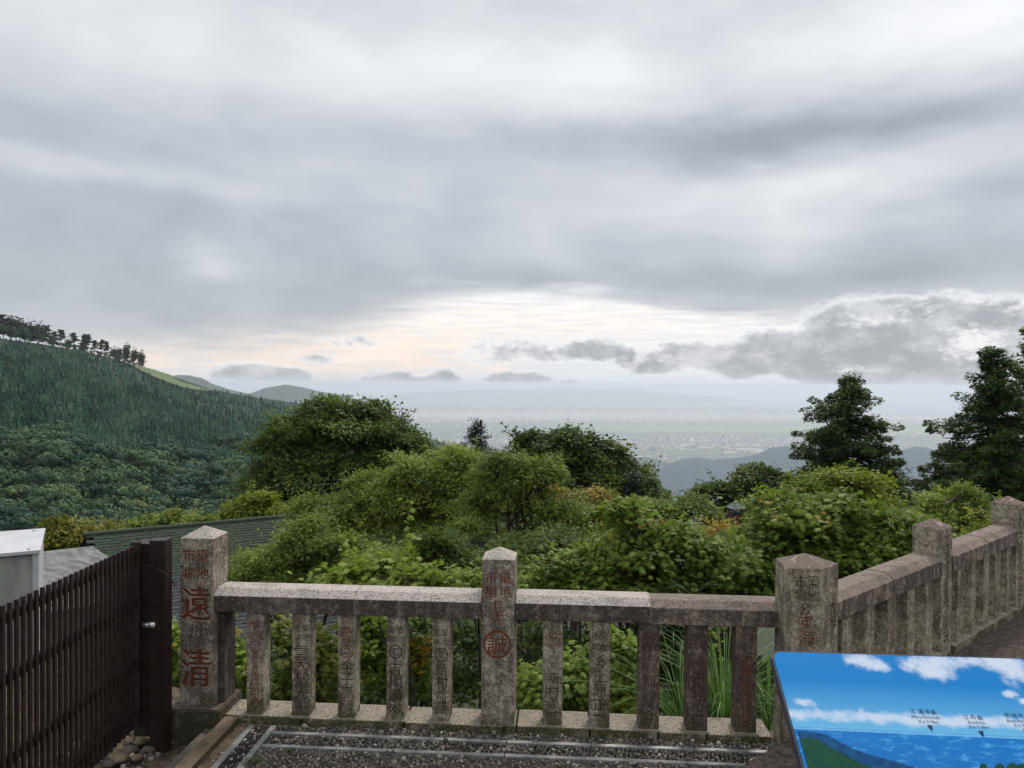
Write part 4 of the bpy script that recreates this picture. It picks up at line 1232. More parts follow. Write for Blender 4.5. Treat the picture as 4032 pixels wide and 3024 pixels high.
make_tree('middle_maple', 'tall mid green maple in front of the big dark tree, centre of the view', 14.5,
          [(1620, 1840, 150, 60), (1780, 1815, 120, 50), (1850, 1860, 100, 60), (1480, 1930, 140, 70), (1640, 1940, 220, 80), (1800, 1920, 150, 80), (1360, 2000, 110, 60), (1500, 2040, 200, 80), (1700, 2050, 200, 90), (1240, 1990, 90, 40), (1330, 2080, 150, 60), (1180, 2030, 60, 30)],
          40000, LEAF5, .08, 'maple_mid', 51, alt=.0, per=24, tint=(.62, .3), trunk_r=.09, stems=6, flat=.5, cluster=3.6)
make_tree('stemmed_maple', 'maple with fanned dark stems showing through its crown, right of the middle maple', 12.5,
          [(1960, 1870, 90, 80), (2060, 1840, 90, 70), (2150, 1840, 60, 50), (1900, 1960, 80, 90), (2130, 1930, 110, 90), (2010, 2010, 60, 40, 1.0), (2200, 2030, 110, 80), (1880, 2060, 90, 60, .8), (2140, 2110, 140, 60)],
          17000, LEAF5, .08, 'maple_mid', 52, alt=.01, per=22, tint=(.35, .28), trunk_r=.07, stems=12, base=(0.0, 12.3))
make_tree('lower_maple', 'dense mid green maple filling the space above the left rail', 10.5,
          [(1150, 2130, 110, 55), (1000, 2230, 100, 50), (1120, 2250, 140, 60), (1330, 2180, 160, 80), (1500, 2200, 180, 80), (1000, 2320, 120, 50), (1250, 2300, 200, 60), (1480, 2300, 180, 60), (930, 2290, 60, 40), (1230, 2090, 80, 50)],
          34000, LEAF5, .072, 'maple_mid', 53, alt=0, per=22, tint=(.5, .28), trunk_r=.07, stems=6)
make_tree('deep_green_maple', 'darker green maple behind the middle stone post', 9.5,
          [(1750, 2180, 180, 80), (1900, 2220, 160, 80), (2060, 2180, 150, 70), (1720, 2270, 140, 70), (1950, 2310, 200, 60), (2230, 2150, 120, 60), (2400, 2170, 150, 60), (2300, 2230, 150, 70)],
          23000, LEAF5, .07, 'maple_deep', 54, alt=0, per=22, tint=(.8, .25), trunk_r=.07, stems=6)  # leaves use the deep green maple colour
# large-leaved maples close to the fence
NP = 290
make_tree('near_maple', 'pale maple spray just above the left half of the stone rail', 4.9, [(1540, 2235, 110, 42), (1430, 2260, 90, 36), (1660, 2262, 90, 36), (1390, 2285, 60, 30), (1530, 2290, 150, 34), (1730, 2290, 50, 26)],
          2600, LEAF7, .062, 'maple_near', 61, alt=.0, per=14, tint=(.95, .2), trunk_r=.02, parts=NP, cluster=1.9, flat=.5, droop=.5, stems=3, depth=1.6)
make_tree('near_maple', 'small light maple spray left of the middle stone post', 5.2, [(1870, 2270, 60, 34), (1820, 2300, 50, 28), (1900, 2310, 50, 24)], 700, LEAF7, .058, 'maple_near', 62, alt=.02, per=14, tint=(.8, .25), trunk_r=.016, parts=200, cluster=1.9, droop=.5, stems=2)
make_tree('near_maple', 'large leaved maple from the middle post to the corner post above the rail', 6.2,
          [(2240, 2250, 120, 60), (2120, 2300, 80, 45), (2380, 2190, 120, 60), (2350, 2300, 160, 70), (2520, 2150, 110, 55), (2560, 2270, 160, 80), (2730, 2180, 120, 70), (2780, 2300, 170, 70), (2640, 2110, 90, 50), (2880, 2200, 120, 70), (2960, 2300, 130, 80), (2460, 2030, 26, 60), (2440, 2000, 50, 24), (2500, 1985, 30, 20), (2530, 2090, 60, 20)],
          13500, LEAF7, .066, 'maple_near', 63, alt=.004, per=14, tint=(.62, .32), trunk_r=.035, parts=NP, cluster=2.0, flat=.5, droop=.5, stems=6, depth=1.3)
make_tree('near_maple', 'bright topped big maple behind the corner post and right-hand rail', 6.6,
          [(3080, 1980, 110, 50), (3200, 2010, 100, 50), (3330, 1985, 120, 45), (3470, 2020, 120, 50), (3590, 2060, 90, 45), (3020, 2080, 130, 60), (3180, 2120, 150, 70), (3380, 2110, 170, 70), (3540, 2140, 110, 70), (3090, 2210, 140, 70), (3290, 2220, 160, 70), (3470, 2230, 150, 60), (3400, 2290, 160, 60), (3560, 2200, 80, 60), (3200, 2310, 140, 50), (3640, 2110, 80, 50), (3640, 2180, 70, 60), (2960, 2130, 90, 50)],
          17000, LEAF7, .068, 'maple_near', 64, alt=.006, per=14, tint=(.6, .34), trunk_r=.04, parts=NP, cluster=2.0, flat=.55, droop=.5, stems=7, depth=1.3)
make_tree('orange_tipped_maple', 'maple tips turned orange left of the little lantern', 9.0, [(2530, 2062, 50, 24), (2575, 2080, 40, 22), (2600, 2110, 60, 26), (2680, 2120, 90, 30), (2440, 2110, 80, 30)], 2600, LEAF5, .07, 'maple_near', 65, alt=.1, alt_lobes=(0, 1), per=16, tint=(.6, .3), trunk_r=.02, stems=2)
make_tree('orange_maple', 'orange turned maple spray right below the little lantern', 9.2, [(2825, 2085, 42, 22), (2880, 2105, 60, 24), (2940, 2128, 60, 24), (2860, 2135, 60, 24)], 2300, LEAF5, .07, 'maple_near', 66, alt=.55, alt_lobes=(0, 1, 2), per=16, tint=(.6, .3), trunk_r=.02, stems=2)
make_tree('twiggy_shrub', 'yellow green twiggy shrub between the last two stone posts', 7.5, [(3860, 2040, 30, 40), (3900, 2090, 60, 40), (3830, 2110, 50, 30), (3780, 2140, 60, 30), (3960, 2100, 50, 50), (3700, 2190, 60, 30)], 1300, LEAFO, .045, 'lime', 67, tint=(.7, .3), per=10, trunk_r=.012, cat='shrub', cluster=2.4)
# foliage seen between the balusters
make_tree('under_maple', 'yellowish maple leaves showing between the first two balusters', 5.0, [(1180, 2560, 90, 90), (1150, 2700, 90, 90), (1230, 2780, 90, 60), (1100, 2480, 80, 50), (1320, 2560, 60, 60)], 3000, LEAF7, .058, 'maple_yellow', 71, alt=.0, per=14, tint=(.35, .35), trunk_r=.015, parts=NP, cluster=2, droop=.7, stems=2)
make_tree('under_maple', 'green and gold leaves between the left post and the first baluster', 5.6, [(940, 2560, 60, 80), (930, 2700, 70, 70), (680, 2560, 50, 110), (690, 2720, 50, 80), (820, 2650, 90, 90), (1000, 2780, 120, 60)], 3600, LEAF7, .055, 'maple_near', 72, alt=.01, per=14, tint=(.8, .35), trunk_r=.015, cluster=2, droop=.7, stems=2)
make_tree('under_maple', 'leafy maple hanging behind the third and fourth balusters', 5.4, [(1440, 2480, 110, 60), (1480, 2580, 90, 80), (1340, 2640, 70, 90), (1620, 2450, 70, 50), (1640, 2650, 60, 70), (1640, 2560, 60, 60)], 3200, LEAF7, .056, 'maple_near', 73, alt=.0, alt_lobes=(5,), per=14, tint=(.7, .35), trunk_r=.015, parts=200, cluster=2, droop=.7, stems=3)
make_tree('under_maple', 'dark foliage low behind the left balusters', 6.6, [(1300, 2700, 200, 110), (1550, 2760, 200, 110), (1800, 2700, 160, 120), (1850, 2500, 120, 90), (1500, 2650, 200, 90), (1080, 2760, 200, 90)], 7000, LEAF5, .07, 'maple_deep', 74, alt=0, per=16, tint=(.3, .25), trunk_r=.03, cluster=2.2, droop=.5, stems=5)
make_tree('under_maple', 'fresh green star shaped leaves right of the middle post below the rail', 5.0, [(2100, 2720, 90, 110), (2060, 2820, 80, 50), (2260, 2620, 80, 80), (2250, 2760, 80, 80), (2450, 2560, 70, 80), (2440, 2700, 80, 80), (2440, 2820, 90, 40), (2270, 2860, 90, 30)], 4200, LEAF7, .058, 'maple_near', 75, alt=.015, per=14, tint=(.9, .22), trunk_r=.015, parts=NP, cluster=2, droop=.7, stems=3)
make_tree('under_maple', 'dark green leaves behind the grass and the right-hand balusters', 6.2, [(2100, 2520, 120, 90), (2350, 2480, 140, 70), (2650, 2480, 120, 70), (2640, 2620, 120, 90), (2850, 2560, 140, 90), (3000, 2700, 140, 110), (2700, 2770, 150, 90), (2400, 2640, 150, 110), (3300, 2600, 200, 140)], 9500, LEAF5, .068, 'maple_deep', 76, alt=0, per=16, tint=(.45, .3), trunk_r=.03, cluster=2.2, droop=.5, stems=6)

make_tree('gold_shrub', 'yellow green shrub glimpsed through the lower half of the brown slat fence', 4.9, [(60, 2700, 120, 110), (250, 2760, 120, 100), (120, 2900, 150, 100), (400, 2800, 90, 90), (330, 2950, 120, 80)], 3600, LEAF5, .06, 'gold', 81, alt=.03, per=14, tint=(.6, .35), trunk_r=.015, cat='shrub', cluster=2.2, base=(-2.9, 4.9))

# ------------------------------------------------------------------ terrace ground
TH = math.atan2(-0.15, 2.205)                       # the fence line is turned slightly
E1 = Vector((math.cos(TH), math.sin(TH), 0)); E2 = Vector((-math.sin(TH), math.cos(TH), 0))
FO = Vector((0, 3.505, 0))                           # origin of the fence frame, on its centre line
def loc(x, y, z=0.0):                                # fence frame -> world
    return FO + E1 * x + E2 * y + Vector((0, 0, z))
def to_local(p):
    q = Vector(p) - FO
    return q.dot(E1), q.dot(E2), q.z

gx = np.linspace(-1.36, 6.5, 190); gy = np.linspace(-5.0, 0.05, 110)
GX, GY = np.meshgrid(gx, gy, indexing='ij')
WX = FO.x + GX * E1.x + GY * E2.x; WY = FO.y + GX * E1.y + GY * E2.y
def ground_z(lx, ly):
    return 0.085 * smooth01((np.asarray(lx) - 1.2) / 1.0)
GZ = ground_z(GX, GY) + (fbm(GX * 9, GY * 9, 3, 2) - .5) * 0.012 - .004
# widen right side behind the fence turn
nr, na = GX.shape
Sg = np.stack([WX, WY, GZ], -1)
I = np.arange(nr - 1)[:, None] * na + np.arange(na - 1)[None]
Fq = np.stack([I, I + na, I + na + 1, I + 1], -1).reshape(-1, 4)
tag(link_mesh('terrace_ground', np_mesh('terrace_ground', Sg.reshape(-1, 3), Fq, M['grit'], smooth=True)), kind='structure')
# paved terrace running on to the right beside the second fence run
gx = np.linspace(1.0, 14, 120); gy = np.linspace(-5.0, 10, 120)
GX, GY = np.meshgrid(gx, gy, indexing='ij')
C0 = Vector((1.27, 3.34, 0)); D2 = Vector((0.755, 0.656, 0)).normalized(); N2 = Vector((D2.y, -D2.x, 0))   # N2 points to the path
def l2(x, y, z=0.0):
    return C0 + D2 * x + N2 * y + Vector((0, 0, z))
ax = np.linspace(-.5, 9, 100); ay = np.linspace(0.02, 7, 70)
AX, AY = np.meshgrid(ax, ay, indexing='ij')
S2 = np.stack([C0.x + D2.x * AX + N2.x * AY, C0.y + D2.y * AX + N2.y * AY, 0.075 + (fbm(AX * 9, AY * 9, 3, 6) - .5) * .012 + AX * 0], -1)
nr, na = AX.shape
I = np.arange(nr - 1)[:, None] * na + np.arange(na - 1)[None]
Fq = np.stack([I, I + 1, I + na + 1, I + na], -1).reshape(-1, 4)
M['path_right'] = noise_mat('dark_path', (0.05, 0.035, 0.03), (0.13, 0.10, 0.085), 45, .95, .8, .015)
tag(link_mesh('path', np_mesh('path', S2.reshape(-1, 3), Fq, M['path_right'], smooth=True)), kind='structure')
# lower strip left of the kerb
gx = np.linspace(-3.2, -1.30, 60); gy = np.linspace(-4.0, .35, 90)
GX, GY = np.meshgrid(gx, gy, indexing='ij')
GZ = -.075 + (fbm(GX * 6, GY * 6, 4, 9) - .5) * 0.07 + np.clip((-1.62 - GX), 0, .4) * .35
Sg = np.stack([FO.x + GX * E1.x + GY * E2.x, FO.y + GX * E1.y + GY * E2.y, GZ], -1)
nr, na = GX.shape
I = np.arange(nr - 1)[:, None] * na + np.arange(na - 1)[None]
Fq = np.stack([I, I + na, I + na + 1, I + 1], -1).reshape(-1, 4)
tag(link_mesh('soil_strip', np_mesh('soil_strip', Sg.reshape(-1, 3), Fq, M['soil'], smooth=True)), kind='structure')

# ------------------------------------------------------------------ lettering
def glyph_mesh(chars, mat, off=0.0, res=3, bold=0.0):
    """chars: list of (text, x, z, size, sx, sz) in the plane y=0 facing -y; joined flat mesh"""
    bm = bmesh.new()
    dg = None
    for ch in chars:
        tx, x, z, s = ch[:4]
        sx = ch[4] if len(ch) > 4 else 1.0; sz = ch[5] if len(ch) > 5 else 1.0
        cu = bpy.data.curves.new('text', 'FONT')
        cu.body = tx; cu.size = 1.0; cu.align_x = 'CENTER'; cu.align_y = 'CENTER'; cu.resolution_u = res; cu.offset = 0.0 if tx in '築遠満稲龍菊橋業義蔵誠話雲藤場' else off
        ob = bpy.data.objects.new('text', cu)
        COL.objects.link(ob)
        me = ob.to_mesh()
        co = np.zeros(len(me.vertices) * 3); me.vertices.foreach_get('co', co); co = co.reshape(-1, 3)
        if len(co):
            lo_, hi_ = co.min(0), co.max(0)
            cc = (lo_ + hi_) / 2
            if len(tx) == 1:
                ext = max(hi_[0] - lo_[0], hi_[1] - lo_[1], .6)
                k = s / max(ext, .55)
                if tx in '一': cc[1] = cc[1]
            else:
                k = s; cc = np.array([0, cc[1], 0])
            vs = [bm.verts.new((x + (c[0] - cc[0]) * k * sx, 0, z + (c[1] - cc[1]) * k * sz)) for c in co]
            for p in me.polygons:
                try:
                    bm.faces.new([vs[i] for i in p.vertices])
                except ValueError:
                    pass
            if bold > 0:
                for q_, (ox, oz) in enumerate(((bold, bold * .6), (-bold, bold * .5))):
                    vs = [bm.verts.new((x + (c[0] - cc[0] + ox) * k * sx, .00012 * (q_ + 1), z + (c[1] - cc[1] + oz) * k * sz)) for c in co]
                    for p in me.polygons:
                        try:
                            bm.faces.new([vs[i] for i in p.vertices])
                        except ValueError:
                            pass
        ob.to_mesh_clear()
        bpy.data.objects.remove(ob)
        bpy.data.curves.remove(cu)
    bmesh.ops.recalc_face_normals(bm, faces=bm.faces[:])
    return bm

def ring(bm, x, z, r, w, n=28):
    a = [2 * math.pi * i / n for i in range(n)]
    o_ = [bm.verts.new((x + r * math.cos(q), 0, z + r * math.sin(q))) for q in a]
    i_ = [bm.verts.new((x + (r - w) * math.cos(q), 0, z + (r - w) * math.sin(q))) for q in a]
    for k in range(n):
        j = (k + 1) % n
        bm.faces.new((o_[k], o_[j], i_[j], i_[k]))

def inscribe(parent, world_p, nrm, chars, mat, rings=(), off=0.0, label=None, carve=.0022, bold=0.0):
    """chars (text, px, py, size_px[, sx, sz]) placed where the photograph shows them on the face through world_p facing nrm"""
    nrm = Vector(nrm).normalized()
    rt = Vector((0, 0, 1)).cross(nrm).normalized()      # to the reader's right
    org = Vector(world_p)
    out = []
    def pos(px, py):
        h = hit(px, py, org, nrm)
        return (h - org).dot(rt), h.z
    c0 = pos(*chars[0][1:3])
    k = (hit(chars[0][1], chars[0][2], org, nrm) - EYE).length / FPX
    for c in chars:
        x, z = pos(c[1], c[2])
        out.append((c[0], x, z, c[3] * k, *(c[4:] if len(c) > 4 else ())))
    bm = glyph_mesh(out, mat, off, bold=bold)
    for (px, py, r, w) in rings:
        x, z = pos(px, py)
        ring(bm, x, z, r * k, w * k)
    # engraved: the outline is cut into the stone and the painted floor lies at its bottom
    depth_ = carve
    if depth_ > 0:
        cb_ = bm.copy()
        for v in cb_.verts: v.co.y = -.004
        ret = bmesh.ops.extrude_face_region(cb_, geom=cb_.faces[:])
        for v in [g for g in ret['geom'] if isinstance(g, bmesh.types.BMVert)]: v.co.y = depth_
        bmesh.ops.recalc_face_normals(cb_, faces=cb_.faces[:])
        cme = bpy.data.meshes.new('cutter'); cb_.to_mesh(cme); cb_.free()
        Mc = Matrix(((rt.x, -nrm.x, 0, org.x), (rt.y, -nrm.y, 0, org.y), (0, 0, 1, 0), (0, 0, 0, 1)))
        cme.materials.append(parent.data.materials[0])
        cob = bpy.data.objects.new('cutter', cme); COL.objects.link(cob); cob.matrix_world = Mc
        md = parent.modifiers.new('carve', 'BOOLEAN'); md.operation = 'DIFFERENCE'; md.object = cob; md.solver = 'EXACT'; md.use_self = True
        bpy.context.view_layer.update()
        dg = bpy.context.evaluated_depsgraph_get()
        nme = bpy.data.meshes.new_from_object(parent.evaluated_get(dg))
        parent.modifiers.remove(md)
        ok = len(nme.polygons) >= len(parent.data.polygons) and all(abs(a_ - b_) < .003 for a_, b_ in zip([max(v.co[i] for v in nme.vertices) - min(v.co[i] for v in nme.vertices) for i in range(3)], [max(v.co[i] for v in parent.data.vertices) - min(v.co[i] for v in parent.data.vertices) for i in range(3)]))
        if ok:
            nme.name = parent.data.name
            parent.data = nme
        else:
            depth_ = 0
            print('carving failed', parent.name)
        bpy.data.objects.remove(cob)
    me = bm_mesh('inscription', bm, M[mat] if isinstance(mat, str) else mat)
    fl = -.0012 if depth_ <= 0 else depth_ - .0008
    M4 = Matrix(((rt.x, -nrm.x, 0, org.x - nrm.x * fl), (rt.y, -nrm.y, 0, org.y - nrm.y * fl), (0, 0, 1, 0), (0, 0, 0, 1)))
    ob = bpy.data.objects.new('inscription', me)
    COL.objects.link(ob)
    bpy.context.view_layer.update()
    ob.parent = parent
    ob.matrix_parent_inverse = parent.matrix_world.inverted()
    ob.matrix_world = M4
    if label: ob['label'] = label
    return ob

# ------------------------------------------------------------------ front stone fence
sf = empty('stone_fence', FO, TH, 'weathered stone fence facing the viewer with ten carved balusters and a corner post', 'stone fence')
NF = -E2
# base blocks
BX = [-1.30, -.94, -.47, -.02, .035, .36, .66, .87, 1.15]
for i in range(len(BX) - 1):
    z1 = 0.034 + random.uniform(-.003, .004)
    bm = bm_box(bmesh.new(), BX[i] + .0035, BX[i + 1] - .0035, -.088 + random.uniform(-.004, .004), .085, -.12, z1, .006)
    link_mesh('base_block', bm_mesh('base_block', bm, M['base_stone']), sf)
# rails
RAILP = [(-.088, .507), (-.088, .580), (-.048, .608), (.048, .608), (.088, .580), (.088, .507)]
def rail(parent, x0, x1, mat, prof=RAILP, dz=0.0):
    bm = sweep(bmesh.new(), [(y, z + dz) for y, z in prof], x0, x1, .004)
    return link_mesh('rail', bm_mesh('rail', bm, mat), parent)
# posts are placed where the photograph shows them
def lx_of(px, py, yloc):
    p = hit(px, py, loc(0, yloc), E2)
    return (p - FO).dot(E1)
xL = lx_of(774, 2500, -.088)
xM = lx_of(1961, 2500, -.078)
xj1 = lx_of(1395, 2340, -.088); xj2 = lx_of(2564, 2380, -.088); xR = lx_of(3084, 2400, -.088)
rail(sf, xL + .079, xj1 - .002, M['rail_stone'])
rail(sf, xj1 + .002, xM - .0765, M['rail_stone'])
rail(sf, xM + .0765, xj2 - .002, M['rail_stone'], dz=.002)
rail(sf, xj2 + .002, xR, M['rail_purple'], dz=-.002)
for xj in (xj1, xj2):
    link_mesh('mortar_joint', bm_mesh('mortar_joint', sweep(bmesh.new(), [(y * .97, .507 + (z - .507) * .98 + .002) for y, z in RAILP], xj - .0035, xj + .0035), M['mortar']), sf)
# left post on its plinth
bm = bm_prism(bmesh.new(), [(-.078, -.078), (.078, -.078), (.078, .078), (-.078, .078)], .072, .838, (0, 0, .884), .004)
postL = link_mesh('post', bm_mesh('post', bm, M['post_stone']), sf, (xL, -.010, 0)); postL['label'] = 'tallest square post at the left end, on its own plinth'
bm = bmesh.new()
lo = [bm.verts.new(p) for p in ((-.148, -.150, -.14), (.148, -.150, -.14), (.148, .150, -.14), (-.148, .150, -.14))]
hi_ = [bm.verts.new(p) for p in ((-.122, -.124, .074), (.122, -.124, .074), (.122, .124, .074), (-.122, .124, .074))]
bm.faces.new(hi_)
for i in range(4): bm.faces.new((lo[i], lo[(i + 1) % 4], hi_[(i + 1) % 4], hi_[i]))
bmesh.ops.bevel(bm, geom=[e for e in bm.edges if e.verts[0].co.z > 0 or e.verts[1].co.z > 0], offset=.006, segments=2, affect='EDGES')
pl = link_mesh('plinth', bm_mesh('plinth', bm, M['plinth_stone']), sf, (xL + .004, -.01, 0)); pl['label'] = 'dark tapered plinth under the left post'
# grey pilaster behind the left post, under the rail end
link_mesh('half_post', box_mesh('half_post', xL + .080, xL + .112, -.040, .075, .074, .506, M['plinth_stone'], .003), sf)
# middle post
bm = bm_prism(bmesh.new(), [(-.0745, -.0745), (.0745, -.0745), (.0745, .0745), (-.0745, .0745)], .026, .772, (0, 0, .815), .004)
postM = link_mesh('post', bm_mesh('post', bm, M['post_stone']), sf, (xM, -.006, 0)); postM['label'] = 'middle square post with a circled character'
# corner post, five sided
poly = [(1.155, 3.225), (1.306, 3.225), (1.41, 3.32), (1.335, 3.45), (1.168, 3.41)]
bm = bm_prism(bmesh.new(), poly, -.05, .792, (1.268, 3.33, .835), .004)
cp_me = bm_mesh('post', bm, M['cap_purple'])
postC = link_mesh('post', cp_me, None)
bpy.context.view_layer.update()
postC.parent = sf; postC.matrix_parent_inverse = sf.matrix_world.inverted(); postC['label'] = 'five sided corner post with a purple brown cap'
# balusters
yb = -.040
bal = [(1003, 2650, 67), (1184, 2650, 72), (1364, 2650, 70), (1557, 2650, 72), (1736, 2650, 69), (2176, 2660, 76), (2362, 2660, 77), (2556, 2670, 78), (2746, 2680, 79), (2938, 2680, 80)]
balo, bals = [], [1, 1, 1, 1, 1, 1, 1, 2, 2, 2]
for i, (px, py, wpx) in enumerate(bal):
    x = lx_of(px, py, -.078)
    w = wpx / FPX * 3.5 / 2
    bm = bmesh.new()
    bm_box(bm, -w, w, -.078 - .0, .012, .030, .507, .0035)
    ob = link_mesh('baluster', bm_mesh('baluster', bm, M['bal_dark'] if bals[i] == 2 else M['bal_stone']), sf, (x, 0, 0))
    balo.append(ob)
    link_mesh('mortar_collar', box_mesh('mortar_collar', x - w - .010, x + w + .010, -.086, .02, .030, .039 + random.uniform(0, .002), M['mortar'], .003), sf)
bal_labels = ['first baluster, next to the left post, with red carving', 'second baluster with large brown carving', 'third baluster with a circled mark', 'fourth baluster with a circled mark', 'fifth baluster, left of the middle post', 'first baluster right of the middle post',
              'second baluster right of the middle post', 'very dark baluster, third right of the middle post', 'dark baluster, fourth right of the middle post', 'last baluster before the corner post, ending in the letters KK']
for ob, l_ in zip(balo, bal_labels): ob['label'] = l_
bpy.context.view_layer.update()
fp = loc(0, -.078)
pL = postL.matrix_world @ Vector((0, -.078, 0)); pM = postM.matrix_world @ Vector((0, -.0745, 0))
inscribe(postL, pL, NF, [('築', 796, 2187, 45), ('市', 745, 2186, 43), ('地', 797, 2258, 44), ('場', 745, 2258, 44)], 'red', bold=.02)
inscribe(postL, pL, NF, [('遠', 771, 2378, 108, .95, 1.12)], 'red', off=.0, carve=.007, bold=.03)
inscribe(postL, pL, NF, [('清', 770, 2632, 106, .98, 1.25)], 'red', off=.0, carve=.007, bold=.03)
inscribe(postL, pL, NF, [('州', 768, 2487, 50)], 'faint', carve=.0025)
inscribe(postM, pM, NF, [('築', 1989, 2277, 46), ('市', 1933, 2276, 42), ('地', 1989, 2331, 44), ('場', 1933, 2331, 44), ('世', 1961, 2378, 36), ('話', 1961, 2408, 38), ('人', 1961, 2440, 34), ('誠', 1958, 2538, 78)], 'red', [(1958, 2538, 55, 9)], bold=.014)
def quad4(x, y1, y2, s=27, dx_=15):
    return [('築', x + dx_, y1, s), ('市', x - dx_, y1, s), ('地', x + dx_, y2, s), ('場', x - dx_, y2, s)]
def bfp(): return fp
inscribe(balo[0], fp, NF, quad4(1003, 2456, 2507) + [('中', 1003, 2545, 26), ('貫', 1003, 2578, 28), ('貝', 1003, 2602, 25), ('具', 1003, 2628, 27), ('佐', 1003, 2659, 36), ('藤', 1002, 2694, 37), ('明', 1002, 2730, 36), ('治', 1000, 2763, 34)], 'red', [(1003, 2545, 20, 3.5)])
inscribe(balo[1], fp, NF, quad4(1187, 2474, 2510, 28, 16) + [('雲', 1185, 2573, 54, .95, 1.05), ('大', 1184, 2616, 48, 1.05, .85), ('野', 1184, 2656, 48, 1.1, .85), ('市', 1184, 2694, 48, 1, .8), ('太', 1183, 2733, 50, 1, .8), ('郎', 1183, 2772, 46, 1, .85)], 'brown')
inscribe(balo[2], fp, NF, quad4(1367, 2481, 2514, 28, 15), 'red', [(1367, 2564, 25, 3.5)])
inscribe(balo[2], fp, NF, [('二', 1367, 2564, 28), ('金', 1367, 2626, 52), ('子', 1366, 2676, 44), ('高', 1365, 2726, 52), ('冂', 1364, 2776, 48, 1, .7)], 'brown')
inscribe(balo[3], fp, NF, quad4(1559, 2481, 2516, 28, 15) + [('二', 1557, 2566, 30), ('吉', 1556, 2632, 50), ('川', 1556, 2685, 50), ('満', 1555, 2736, 50), ('太', 1555, 2784, 48, 1, .85)], 'brown', [(1557, 2567, 26, 4)])
inscribe(balo[4], fp, NF, quad4(1738, 2491, 2527, 28, 15) + [('二', 1738, 2580, 30), ('島', 1739, 2635, 48), ('村', 1739, 2687, 50), ('益', 1738, 2742, 48), ('蔵', 1736, 2790, 48, 1, .95)], 'brown', [(1738, 2579, 26, 4)])
inscribe(balo[5], fp, NF, quad4(2181, 2505, 2536, 30, 17), 'red')
inscribe(balo[5], fp, NF, [('木', 2181, 2566, 22), ('公', 2180, 2588, 20), ('有', 2179, 2622, 26), ('新', 2179, 2672, 46), ('村', 2178, 2722, 44), ('義', 2177, 2768, 44), ('三', 2174, 2820, 44, 1, .7)], 'brown')
inscribe(balo[6], fp, NF, quad4(2364, 2505, 2548, 32, 17) + [('仝', 2363, 2602, 36, 1, 1.1), ('上', 2364, 2663, 50), ('原', 2363, 2719, 50), ('正', 2362, 2776, 50, 1.05, .9), ('一', 2361, 2817, 50, 1, 1.6)], 'brown')
inscribe(balo[7], fp, NF, quad4(2561, 2508, 2545, 32, 17) + [('稲', 2557, 2683, 42), ('龍', 2556, 2768, 46), ('介', 2555, 2820, 50)], 'brown')
inscribe(balo[8], fp, NF, [('古', 2751, 2666, 44), ('橋', 2750, 2712, 46), ('菊', 2749, 2764, 46), ('太', 2748, 2802, 34), ('郎', 2747, 2834, 42)], 'brown')
inscribe(balo[8], fp, NF, quad4(2751, 2508, 2545, 30, 17), 'faint', carve=.0025)
inscribe(balo[9], fp, NF, [('青', 2943, 2604, 42), ('果', 2942, 2650, 46), ('産', 2941, 2698, 48), ('業', 2940, 2746, 46), ('K', 2940, 2797, 38), ('K', 2939, 2840, 38)], 'red')
inscribe(balo[9], fp, NF, quad4(2943, 2510, 2545, 30, 17), 'faint', carve=.0025)
inscribe(postC, (1.23, 3.225, 0), (0, -1, 0), [('築', 3203, 2290, 46), ('市', 3153, 2290, 46), ('地', 3204, 2345, 44), ('場', 3154, 2345, 44), ('公', 3172, 2400, 46)], 'faint', carve=.0025)
inscribe(postC, (1.23, 3.225, 0), (0, -1, 0), [('す', 3172, 2450, 54)], 'red')
inscribe(postC, (1.23, 3.225, 0), (0, -1, 0), [('海', 3175, 2510, 56)], 'red')
inscribe(postC, (1.358, 3.2725, 0), (.675, -.74, 0), [('大', 3278, 2390, 56), ('市', 3276, 2450, 48), ('多', 3275, 2500, 46), ('彡', 3274, 2548, 44)], 'brown')

# ------------------------------------------------------------------ right-hand stone fence run
A2 = math.atan2(D2.y, D2.x)
sr = empty('stone_fence', C0, A2, 'stone fence run going away to the right from the corner post, with purple brown rails', 'stone fence')
P2X = ((Vector((2.308, 4.263, 0)) - C0).dot(D2), (Vector((3.25, 5.07, 0)) - C0).dot(D2))
# local frame: x along run, y = left of run (away from the path), path side is -y
RP2 = [(-.085, .528), (-.085, .610), (-.045, .640), (.045, .640), (.085, .610), (.085, .528)]
x2, x3 = P2X
x4 = x3 + (x3 - x2)
for i, (a, b_) in enumerate(((.10, x2 - .0785), (x2 + .0785, x3 - .0785), (x3 + .0785, x4 - .0785))):
    md = (a + b_) / 2
    rail(sr, a, md - .002, M['rail_purple'], RP2)
    rail(sr, md + .002, b_, M['rail_purple'], RP2, dz=.002)
for i, (xp, top) in enumerate(((x2, .776), (x3, .776), (x4, .776))):
    bm = bm_prism(bmesh.new(), [(-.0765, -.0765), (.0765, -.0765), (.0765, .0765), (-.0765, .0765)], .08, top, (0, 0, top + .045), .004)
    ob = link_mesh('post', bm_mesh('post', bm, M['cap_purple']), sr, (xp, 0, 0))
    ob['label'] = ['square post nearest the corner post', 'second square post, near the right edge of the picture', 'last square post'][i]
    if i < 2:
        bpy.context.view_layer.update()
        pp = ob.matrix_world @ Vector((0, -.0765, 0))
        n_ = (ob.matrix_world.to_3x3() @ Vector((0, -1, 0)))
        ch = []
        # small carved column on the narrow face
        for k, c_ in enumerate('築地市場魚河岸会'):
            q = ob.matrix_world @ Vector((0, -.0765, .70 - k * .072))
            dd = q - EYE; dep = dd.dot(_f)
            ch.append((c_, 2016 + FPX * dd.dot(CR) / dep, 1512 - FPX * dd.dot(CU) / dep, 52))
        inscribe(ob, pp, n_, ch, 'brown')
prev = .10
